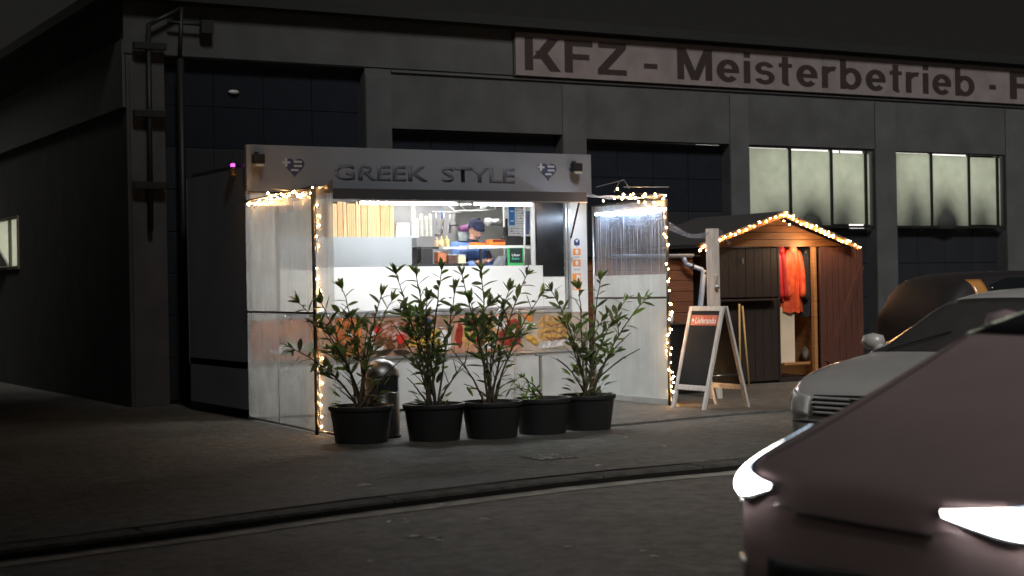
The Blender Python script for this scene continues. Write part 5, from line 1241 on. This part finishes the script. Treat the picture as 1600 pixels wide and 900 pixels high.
# ------------------------------------------------------------------ things on the left: service door, hanging lantern
dd = thing('service_door', 'dark door with a pale bent edge left of the food stand', 'door', (6.2, 19.2, 0))
p0_, p1_ = W(341, 350, 19.6), W(378, 560, 19.6)
box('leaf', (W(335, 350, 19.6).x, 19.6, .05), (p1_.x-.05, 19.64, W(370, 347, 19.6).z), mat('door_dark_grey', (.09, .10, .115), (.07, .08, .09), scale=2, rough=.5), dd, bevel=.005)
MB().box((p1_.x-.045, 19.57, .55), (p1_.x-.005, 19.62, W(370, 347, 19.6).z)).build('edge_profile', mat('door_profile', (.40, .44, .50), rough=.4), dd, bevel=.004)
box('edge_profile', (W(368, 347, 19.6).x, 19.57, W(370, 347, 19.6).z+.002), (p1_.x-.005, 19.62, W(370, 344, 19.6).z+.006), mat('door_profile', (.5, .55, .6)), dd)
box('handle', (p1_.x-.04, 19.54, W(370, 478, 19.6).z), (p1_.x-.01, 19.568, W(370, 462, 19.6).z), M_alu, dd, bevel=.004)
lp_ = W(364, 262, 18.2)
ln_ = thing('hanging_lantern', 'small lantern glowing magenta beside the left end of the name board', 'lantern', lp_)
MB().tube([lp_ + V((0, 0, .24)), lp_ + V((0, 0, .09))], .003, 5).build('cord', M_cord, ln_)
MB().lathe([(.05, -.10), (.055, -.085), (.055, -.08), (.05, -.08)], lp_, n=14).build('base', mat('brass', (.4, .28, .12), metal=.8, rough=.35), ln_, smooth=True)
for k in range(5): MB().lathe([(.047, -.075+.018*k), (.05, -.07+.018*k), (.047, -.065+.018*k)], lp_, n=14).build('ring', MATS['brass'], ln_, smooth=True)
MB().lathe([(.001, -.02), (.03, -.012), (.034, .01), (.026, .03), (.001, .036)], lp_ + V((0, 0, .02)), n=12).build('glow', emis('magenta_glow', (.75, .10, .75), 1.6), ln_, smooth=True)
MB().lathe([(.055, .05), (.03, .085), (.001, .10)], lp_, n=12).build('lid', M_dark, ln_, smooth=True)
for k in range(4): MB().tube([lp_ + V((.045*math.cos(k*PI/2+.4), .045*math.sin(k*PI/2+.4), -.08)), lp_ + V((.045*math.cos(k*PI/2+.4), .045*math.sin(k*PI/2+.4), .055))], .004, 5).build('wire', M_dark, ln_)
# ------------------------------------------------------------------ cars
def interp(tab, x):
    if x <= tab[0][0]: return tab[0][1]
    for (a, va), (b, vb) in zip(tab, tab[1:]):
        if x <= b:
            t = (x - a) / (b - a); return va + (vb - va) * t
    return tab[-1][1]
def car_shell(root, xs, hw, zb, zbelt, zt, tumble, paint):
    rows = []
    for x in xs:
        h, b, e, t, tw = interp(hw, x), interp(zb, x), interp(zbelt, x), interp(zt, x), interp(tumble, x)
        zm = (b + e) / 2
        half = [(0, b), (.75*h, b), (.955*h, b+.06), (h*.995, b+.2), (h, zm+.03), (.985*h, e-.07), (.95*h, e), ((.95*.5+tw*.5)*h, e + .5*(t-.05-e)), (tw*h, t-.06 if t-e > .2 else e + .75*(t-e)), (.72*tw*h, t-.012), (.3*tw*h, t), (0, t+.002)]
        ring = [V((x, y, z)) for y, z in half] + [V((x, -y, z)) for y, z in reversed(half[1:-1])]
        ring.append(ring[0].copy()); rows.append(ring)
    m = MB(); m.grid(rows); n = len(rows[0])
    m.f.append(tuple(range(n-1))); m.f.append(tuple(reversed(range(len(m.v)-n, len(m.v)-1))))
    o = m.build('body', paint, root, smooth=True, local=True)
    bmx = bmesh.new(); bmx.from_mesh(o.data); bmesh.ops.remove_doubles(bmx, verts=bmx.verts, dist=1e-5); bmesh.ops.recalc_face_normals(bmx, faces=bmx.faces); bmx.to_mesh(o.data); bmx.free()
    for p_ in o.data.polygons: p_.use_smooth = True
    md = o.modifiers.new('sub', 'SUBSURF'); md.levels = 2; md.render_levels = 2
    dg = bpy.context.evaluated_depsgraph_get(); dg.update()
    me = bpy.data.meshes.new_from_object(o.evaluated_get(dg))
    bv = BVHTree.FromPolygons([v.co.copy() for v in me.vertices], [tuple(p.vertices) for p in me.polygons])
    return o, bv
def patch(bv, corners, nu, nv, org_dir, m, name, parent, off=.008, thick=.01, bulge=0):
    """skin-tight panel: a grid between outline rows, cast onto the shell. corners: list of rows (top, bottom) of equal point counts;
    org_dir: function (a,b) -> (origin, direction)"""
    rows = []
    top, bot = corners
    def samp(line, u):
        s = u * (len(line) - 1); i = min(int(s), len(line) - 2); f_ = s - i
        return V(line[i]).lerp(V(line[i+1]), f_)
    for j in range(nv + 1):
        row = []
        for i in range(nu + 1):
            p = samp(top, i/nu).lerp(samp(bot, i/nu), j/nv)
            o_, d_ = org_dir(p)
            hit, nrm, idx, dist = bv.ray_cast(o_, d_)
            if hit is None: hit = p; nrm = -d_
            bl = bulge * math.sin(PI*i/nu) * math.sin(PI*j/nv)
            row.append(hit - d_ * (off + bl))
        rows.append(row)
    return MB().grid(rows).build(name, m, parent, smooth=True, solid=thick, local=True)
front = lambda p: (V((-3, p.y, p.z)), V((1, 0, 0)))
def radial(cx): return lambda p: ((V((cx, 0, p.z)) + (V((p.x, p.y, p.z)) - V((cx, 0, p.z))).normalized() * 6), -(V((p.x, p.y, p.z)) - V((cx, 0, p.z))).normalized())
side = lambda s: (lambda p: (V((p.x, s*4, p.z)), V((0, -s, 0))))
topd = lambda p: (V((p.x, p.y, 5)), V((0, 0, -1)))
fronttop = lambda p: (V((p.x - 3, p.y, p.z + 3)), V((1, 0, -1)).normalized())
M_tyre = mat('tyre_rubber', (.02, .02, .02), rough=.8); M_rim = mat('rim_alloy', (.4, .4, .42), rough=.3, metal=.9)
def wheel(root, x, s, hwid, r=.31):
    c = V((x, s*(hwid-.085), r))
    w_ = MB().tube([c + V((0, -.1, 0)), c + V((0, .1, 0))], r, 26).build('wheel', M_tyre, root, smooth=False, bevel=.02, local=True)
    MB().tube([c + V((0, s*.10, 0)), c + V((0, s*.108, 0))], r*.64, 22).build('rim', M_rim, w_, bevel=.004, local=True)
    MB().tube([V((x, s*(hwid-.19), r+.02)), V((x, s*(hwid+.004), r+.02))], r*1.17, 26, ).build('wheel_arch', M_black, root, local=True)
M_cglass = mat('car_glass', (.012, .014, .016), rough=.04, spec=.7, coat=.5)
M_trim = mat('black_trim', (.018, .018, .02), rough=.55)
M_chrome = mat('chrome', (.75, .75, .78), rough=.14, metal=1)

# ---- grey parked car behind (nose towards the left)
s = .94
PAINT1 = mat('grey_silver_paint', (.60, .585, .56), (.55, .54, .52), scale=3, rough=.42, metal=.1, coat=.6)
def place_car(root, psi, anchor_local, anchor_world):
    root.rotation_euler = (0, 0, psi)
    c_, s_ = math.cos(psi), math.sin(psi)
    root.location = (anchor_world[0] - (c_*anchor_local[0] - s_*anchor_local[1]), anchor_world[1] - (s_*anchor_local[0] + c_*anchor_local[1]), RZ)
car1 = thing('parked_car', 'grey compact car with a slatted grille standing behind the dark near vehicle', 'car', local=True)
xs1 = [0, .04, .12, .25, .42, .65, .85, 1.0, 1.12, 1.3, 1.5, 1.72, 1.95, 2.3, 2.8, 3.3, 3.7, 3.9, 4.02]
b1, bv1 = car_shell(car1, xs1,
    [(0, .52), (.04, .66), (.12, .76), (.25, .83), (.42, .865), (.7, .88), (3.4, .88), (3.8, .82), (4.02, .7)],
    [(0, .30), (.04, .24), (.2, .20), (3.6, .22), (4.02, .34)],
    [(0, .60), (.04, .70), (.12, .78), (.25, .83), (.5, .90), (1.0, .955), (1.3, .97), (4.02, .98)],
    [(0, .66), (.04, .76), (.12, .83), (.25, .88), (.5, .945), (.85, 1.0), (1.0, 1.02), (1.12, 1.06), (1.3, 1.17), (1.5, 1.29), (1.72, 1.405), (1.95, 1.46), (2.3, 1.49), (2.9, 1.48), (3.4, 1.44), (3.7, 1.36), (3.9, 1.15), (4.02, .99)],
    [(0, .9), (1.0, .88), (1.2, .84), (1.6, .74), (3.4, .72), (4.02, .8)], PAINT1)
a_w = W(1262, 612, 9.15)
place_car(car1, R(9), (.18, .64), (a_w.x, a_w.y))
for sgn in (1, -1):
    hl_ = patch(bv1, ([(.42, sgn*.86, .76+.02), (.16, sgn*.74, .78), (.02, sgn*.50, .735)], [(.36, sgn*.86, .665), (.12, sgn*.74, .60), (0, sgn*.50, .605)]), 12, 6, radial(1.2), mat('headlamp_bowl', (.95, .95, .93), (.6, .6, .6), scale=9, rough=.35, metal=.0, coat=1), 'headlight', car1, .006)
    patch(bv1, ([(.32, sgn*.84, .76), (.14, sgn*.74, .76)], [(.28, sgn*.84, .70), (.12, sgn*.74, .68)]), 6, 4, radial(1.2), mat('indicator_clear', (.7, .62, .5), rough=.15, coat=1), 'indicator', hl_, .018, .004)
    patch(bv1, ([(1.16, sgn*.8, 1.035), (1.9, sgn*.7, 1.36), (2.9, sgn*.7, 1.38), (3.3, sgn*.7, 1.2)], [(1.3, sgn*.86, .99), (1.9, sgn*.86, .99), (2.9, sgn*.86, 1.0), (3.3, sgn*.86, 1.02)]), 20, 8, side(sgn), M_cglass, 'side_window', car1, .006)
    m_ = MB().tube([V((1.36, sgn*.86, 1.0)), V((1.38, sgn*.94, 1.03)), V((1.38, sgn*1.0, 1.06))], [.03, .05, .05], 10).build('mirror', PAINT1, car1, smooth=True, local=True)
    MB().lathe([(.001, -.07), (.06, -.055), (.085, 0), (.07, .05), (.001, .07)], (1.38, sgn*.99, 1.075), n=14, sq=1.2).build('mirror_shell', PAINT1, m_, smooth=True, local=True)
    for x in (.78, 3.32): wheel(car1, x, sgn, .875)
    patch(bv1, ([(.0, sgn*.60, .42), (.0, sgn*.42, .42)], [(.0, sgn*.60, .31), (.0, sgn*.42, .31)]), 5, 4, front, M_trim, 'fog_lamp_pocket', car1, .004)
# windscreen
patch(bv1, ([(1.72, .60, 1.44), (1.72, 0, 1.44), (1.72, -.60, 1.44)], [(1.02, .78, 1.02), (1.0, 0, 1.02), (1.02, -.78, 1.02)]), 18, 8, fronttop, mat('pale_windscreen', (.07, .066, .064), rough=.1, spec=.8, coat=.6), 'windscreen', car1, .005, .008)
ws = bpy.data.objects[car1.children[-1].name]
MB().tube([V((1.0, .55, 1.035)), V((1.25, .15, 1.17))], .008, 6).build('wiper', M_black, car1, local=True); MB().tube([V((1.0, -.1, 1.035)), V((1.22, -.5, 1.15))], .008, 6).build('wiper', M_black, car1, local=True)
patch(bv1, ([(0, .46, .745), (0, 0, .755), (0, -.46, .745)], [(0, .44, .60), (0, 0, .585), (0, -.44, .60)]), 20, 6, front, M_trim, 'grille', car1, .004)
gr_ = car1.children[-1]
for k in range(4):
    zz = .618 + .034*k
    patch(bv1, ([(0, .45, zz+.016), (0, 0, zz+.016), (0, -.45, zz+.016)], [(0, .45, zz), (0, 0, zz), (0, -.45, zz)]), 20, 1, front, mat('slat_satin', (.7, .7, .7), rough=.4, metal=.2), 'grille_slat', gr_, .016, .008)
# plain shield badge
hit = bv1.ray_cast(V((-3, 0, .68)), V((1, 0, 0)))[0]
MB().poly([hit + V((-.03, .09, .055)), hit + V((-.03, -.09, .055)), hit + V((-.03, -.075, -.01)), hit + V((-.03, -.0, -.065)), hit + V((-.03, .075, -.01))], (-.012, 0, 0)).build('badge', M_chrome, car1, bevel=.004, local=True)
MB().poly([hit + V((-.043, .05, .025)), hit + V((-.043, -.05, .025)), hit + V((-.043, -.01, -.03))], (-.004, 0, 0)).build('badge_inlay', M_trim, car1, local=True)
patch(bv1, ([(0, .5, .46), (0, 0, .47), (0, -.5, .46)], [(0, .5, .30), (0, 0, .30), (0, -.5, .30)]), 14, 5, front, M_trim, 'lower_grille', car1, .004)
patch(bv1, ([(.5, .87, .56), (.2, .80, .56), (.0, .5, .56), (0, 0, .56), (0, -.5, .56), (.2, -.8, .56), (.5, -.87, .56)], [(.5, .87, .545), (.2, .80, .545), (.0, .5, .545), (0, 0, .545), (0, -.5, .545), (.2, -.8, .545), (.5, -.87, .545)]), 30, 1, radial(1.2), M_trim, 'bumper_seam', car1, .001, .004)
# bonnet shut line
patch(bv1, ([(.3, .70, 0), (1.0, .74, 0)], [(.3, .692, 0), (1.0, .732, 0)]), 10, 1, topd, M_trim, 'bonnet_gap', car1, .001, .003); patch(bv1, ([(.3, -.70, 0), (1.0, -.74, 0)], [(.3, -.692, 0), (1.0, -.732, 0)]), 10, 1, topd, M_trim, 'bonnet_gap', car1, .001, .003)

# ---- dark near vehicle, headlights on; mauve paint stands in for veiling glare
PAINT2 = mat('glare_mauve_paint', (.54, .41, .42), (.47, .355, .365), scale=2, rough=.55, metal=.0, coat=.1)  # lightened mauve carries the headlight glare veil over a dark car
car2 = thing('near_car', 'dark people carrier in the foreground, mauve glare haze put into its paint, with both headlights shining', 'car', (3.66, 4.10, RZ), local=True)
xs2 = [0, .03, .1, .22, .4, .7, 1.0, 1.3, 1.5, 1.75, 2.05, 2.4, 2.8, 3.4, 4.0, 4.3, 4.5, 4.58]
b2, bv2 = car_shell(car2, xs2,
    [(0, .55), (.03, .68), (.1, .78), (.22, .84), (.4, .87), (.7, .88), (3.9, .88), (4.4, .83), (4.58, .7)],
    [(0, .32), (.03, .26), (.2, .2), (4.2, .22), (4.58, .35)],
    [(0, .79), (.03, .83), (.1, .865), (.22, .90), (.4, .955), (.8, 1.105), (1.0, 1.19), (1.25, 1.305), (1.5, 1.36), (2.0, 1.26), (4.58, 1.15)],
    [(0, .83), (.03, .875), (.1, .905), (.22, .935), (.4, .995), (.8, 1.14), (1.0, 1.225), (1.25, 1.34), (1.5, 1.42), (1.75, 1.50), (2.05, 1.62), (2.4, 1.70), (2.8, 1.74), (3.6, 1.74), (4.2, 1.66), (4.45, 1.35), (4.58, 1.0)],
    [(0, .9), (1.3, .88), (1.8, .82), (2.4, .76), (4.2, .76), (4.58, .8)], PAINT2)
M_lamp = emis('headlight_glow', (1.0, .95, .90), 26)
M_drl = emis('daylight_strip_glow', (.62, .80, 1.0), 2.2)
M_lens = mat('headlamp_lens_edge', (.55, .60, .66), (.3, .33, .36), scale=30, rough=.12, metal=.8, coat=1)
for sgn in (1, -1):
    qi = .46 if sgn > 0 else .36
    hb2 = patch(bv2, ([(.46, sgn*.88, 1.0), (.36, sgn*.87, 0.970), (.14, sgn*.78, 0.895), (.0, sgn*.58, 0.845), (0, sgn*qi, 0.830)], [(.44, sgn*.88, .965), (.28, sgn*.87, 0.795), (.10, sgn*.79, 0.755), (0, sgn*.62, 0.755), (0, sgn*qi, 0.810)]), 22, 8, radial(1.3), M_lens, 'headlight', car2, .006)
    patch(bv2, ([(.36, sgn*.872, 0.950), (.20, sgn*.82, 0.900), (.08, sgn*.73, 0.855), (.02, sgn*.63, 0.855), (0, sgn*(qi+.02), 0.827)], [(.27, sgn*.872, 0.800), (.14, sgn*.82, 0.767), (.04, sgn*.72, 0.767), (0, sgn*.62, 0.777), (0, sgn*(qi+.03), 0.813)]), 18, 8, radial(1.3), M_lamp, 'lamp', hb2, .018, .006, bulge=.02)
    patch(bv2, ([(.45, sgn*.88, .992), (.36, sgn*.87, 0.967), (.15, sgn*.78, 0.895), (.02, sgn*.60, 0.850)], [(.43, sgn*.88, .98), (.34, sgn*.87, 0.950), (.14, sgn*.79, 0.877), (.02, sgn*.62, 0.840)]), 16, 3, radial(1.3), M_drl, 'daylight_strip', hb2, .016, .004)
    patch(bv2, ([(.16, sgn*.82, .53), (.03, sgn*.66, .53)], [(.16, sgn*.82, .46), (.03, sgn*.68, .46)]), 6, 4, radial(1.3), mat('fog_lens', (.75, .78, .76), (.5, .52, .5), scale=30, rough=.2, coat=1), 'fog_lamp', car2, .006)
    for k in range(8):
        y_ = sgn*(.70 + .018*k)
        patch(bv2, ([(.05+.012*k, y_, .75), (.05+.012*k, y_ + sgn*.006, .75)], [(.05+.012*k, y_ - sgn*.01, .712), (.05+.012*k, y_ - sgn*.004, .712)]), 1, 3, radial(1.3), M_chrome, 'reflector_rib', hb2, .01, .003)
    patch(bv2, ([(1.55, sgn*.8, 1.34), (2.4, sgn*.7, 1.58), (3.6, sgn*.7, 1.6), (4.1, sgn*.7, 1.5)], [(1.75, sgn*.86, 1.27), (2.4, sgn*.86, 1.24), (3.6, sgn*.86, 1.2), (4.1, sgn*.86, 1.2)]), 20, 8, side(sgn), M_cglass, 'side_window', car2, .006)
    m_ = MB().tube([V((1.75, sgn*.86, 1.24)), V((1.76, sgn*.95, 1.28)), V((1.76, sgn*1.0, 1.32))], [.03, .045, .045], 10).build('mirror', PAINT2, car2, smooth=True, local=True)
    MB().lathe([(.001, -.08), (.06, -.06), (.085, 0), (.07, .06), (.001, .08)], (1.76, sgn*1.0, 1.34), n=14, sq=1.2).build('mirror_shell', PAINT2, m_, smooth=True, local=True)
    for x in (.86, 3.62): wheel(car2, x, sgn, .875, .33)
    ll = bpy.data.lights.new('headlight_beam', 'SPOT'); ll.energy = 90; ll.spot_size = R(75); ll.spot_blend = .8; ll.color = (1, .93, .88); ll.shadow_soft_size = .06
    lo = bpy.data.objects.new('headlight_beam', ll); COL.objects.link(lo); lo.parent = car2; lo.location = (-.12, sgn*.62, .83); lo.rotation_euler = V((-1, 0, -.10)).to_track_quat('-Z', 'Y').to_euler()
patch(bv2, ([(2.3, .60, 1.64), (2.3, 0, 1.64), (2.3, -.60, 1.64)], [(1.32, .78, 1.30), (1.25, 0, 1.30), (1.32, -.78, 1.30)]), 18, 10, fronttop, M_cglass, 'windscreen', car2, .005, .008)
for sgn in (1, -1): patch(bv2, ([(0, sgn*.45, .762), (0, sgn*.34, .752)], [(0, sgn*.45, .756), (0, sgn*.34, .747)]), 6, 1, front, M_chrome, 'chrome_bar', car2, .012, .004)
patch(bv2, ([(0, .33, .745), (0, 0, .742), (0, -.33, .745)], [(0, .33, .732), (0, 0, .728), (0, -.33, .732)]), 14, 1, front, M_trim, 'grille', car2, .003)
patch(bv2, ([(0, .5, .56), (0, 0, .57), (0, -.5, .56)], [(0, .5, .36), (0, 0, .36), (0, -.5, .36)]), 14, 5, front, M_trim, 'lower_grille', car2, .004)
patch(bv2, ([(.05, .66, 0), (1.25, .74, 0)], [(.05, .652, 0), (1.25, .732, 0)]), 14, 1, topd, M_trim, 'bonnet_gap', car2, .001, .003); patch(bv2, ([(.05, -.66, 0), (1.25, -.74, 0)], [(.05, -.652, 0), (1.25, -.732, 0)]), 14, 1, topd, M_trim, 'bonnet_gap', car2, .001, .003)

# ---- dark car parked by the hut, behind the grey one
PAINT3 = mat('black_car_paint', (.022, .020, .021), rough=.6, spec=.25)
car3 = thing('parked_car', 'very dark car with an amber reflection painted on its pillar, parked beside the hut', 'car', local=True)
xs3 = xs1
b3, bv3 = car_shell(car3, xs3, [(0, .52), (.04, .66), (.12, .76), (.25, .83), (.42, .865), (.7, .88), (3.4, .88), (3.8, .82), (4.02, .7)],
    [(0, .30), (.04, .24), (.2, .20), (3.6, .22), (4.02, .34)],
    [(0, .60), (.04, .70), (.12, .78), (.25, .83), (.5, .90), (1.0, 1.0), (4.02, 1.02)],
    [(0, .66), (.04, .76), (.12, .83), (.25, .88), (.5, .95), (.7, 1.02), (.85, 1.12), (1.0, 1.28), (1.12, 1.40), (1.3, 1.52), (1.5, 1.57), (2.3, 1.60), (3.4, 1.58), (3.7, 1.5), (3.9, 1.25), (4.02, 1.0)],
    [(0, .9), (1.0, .86), (1.5, .74), (3.4, .74), (4.02, .8)], PAINT3)
c3 = W(1400, 450, 16.3)
car3.location = (W(1349, 450, 16.9).x + 4.02, 16.0, .022); car3.rotation_euler = (0, 0, PI)
for sgn in (1, -1):
    patch(bv3, ([(1.0, sgn*.8, 1.2), (1.4, sgn*.7, 1.47), (2.9, sgn*.7, 1.5), (3.25, sgn*.7, 1.4)], [(1.1, sgn*.86, 1.05), (1.4, sgn*.86, 1.05), (2.9, sgn*.86, 1.05), (3.2, sgn*.86, 1.05)]), 20, 8, side(sgn), M_cglass, 'side_window', car3, .006)
    patch(bv3, ([(3.36, sgn*.7, 1.48), (3.56, sgn*.7, 1.48)], [(3.22, sgn*.86, .9), (3.50, sgn*.86, .9)]), 4, 10, side(sgn), mat('amber_reflection', (.55, .25, .07), rough=.3, coat=.8), 'pillar_reflection', car3, .012)  # amber strip paints the lit hut's reflection on the dark pillar
    m_ = MB().tube([V((1.1, sgn*.86, 1.03)), V((1.1, sgn*.97, 1.08))], .03, 8).build('mirror', PAINT3, car3, local=True)
    MB().lathe([(.001, -.07), (.07, -.05), (.10, 0), (.07, .06), (.001, .08)], (1.1, sgn*1.0, 1.12), n=14).build('mirror_shell', mat('mirror_silver', (.5, .5, .48), rough=.25, metal=.5), m_, smooth=True, local=True)
    for x in (.78, 3.32): wheel(car3, x, sgn, .875)
patch(bv3, ([(1.2, .60, 1.44), (1.2, 0, 1.44), (1.2, -.60, 1.44)], [(.76, .78, 1.06), (.76, 0, 1.06), (.76, -.78, 1.06)]), 18, 8, fronttop, M_cglass, 'windscreen', car3, .005, .008)

# ------------------------------------------------------------------ unseen tall block added behind the camera to shade the left of the scene
hs = thing('added_shade_block', 'tall plain house block added unseen behind the camera to shade the left side', 'building', (-12, -14, 0))
M_hs = mat('shade_block_render', (.3, .28, .25), scale=1, rough=.9)
HXR = -1.4
box('wall', (-45, -20, -.1), (HXR, -8, 33), M_hs, hs); box('roof', (-45.4, -20.4, 33.003), (HXR+.4, -7.6, 33.4), M_roofd, hs)
for fl_ in range(10):
    for c_ in range(12):
        x_ = -43 + c_ * 3.2
        wn = box('window', (x_, -8.0, 1.2 + fl_*3.1), (x_+1.3, -7.94, 2.8 + fl_*3.1), M_frame, hs); box('pane', (x_+.08, -7.94, 1.28 + fl_*3.1), (x_+1.22, -7.93, 2.72 + fl_*3.1), M_dglass, wn)
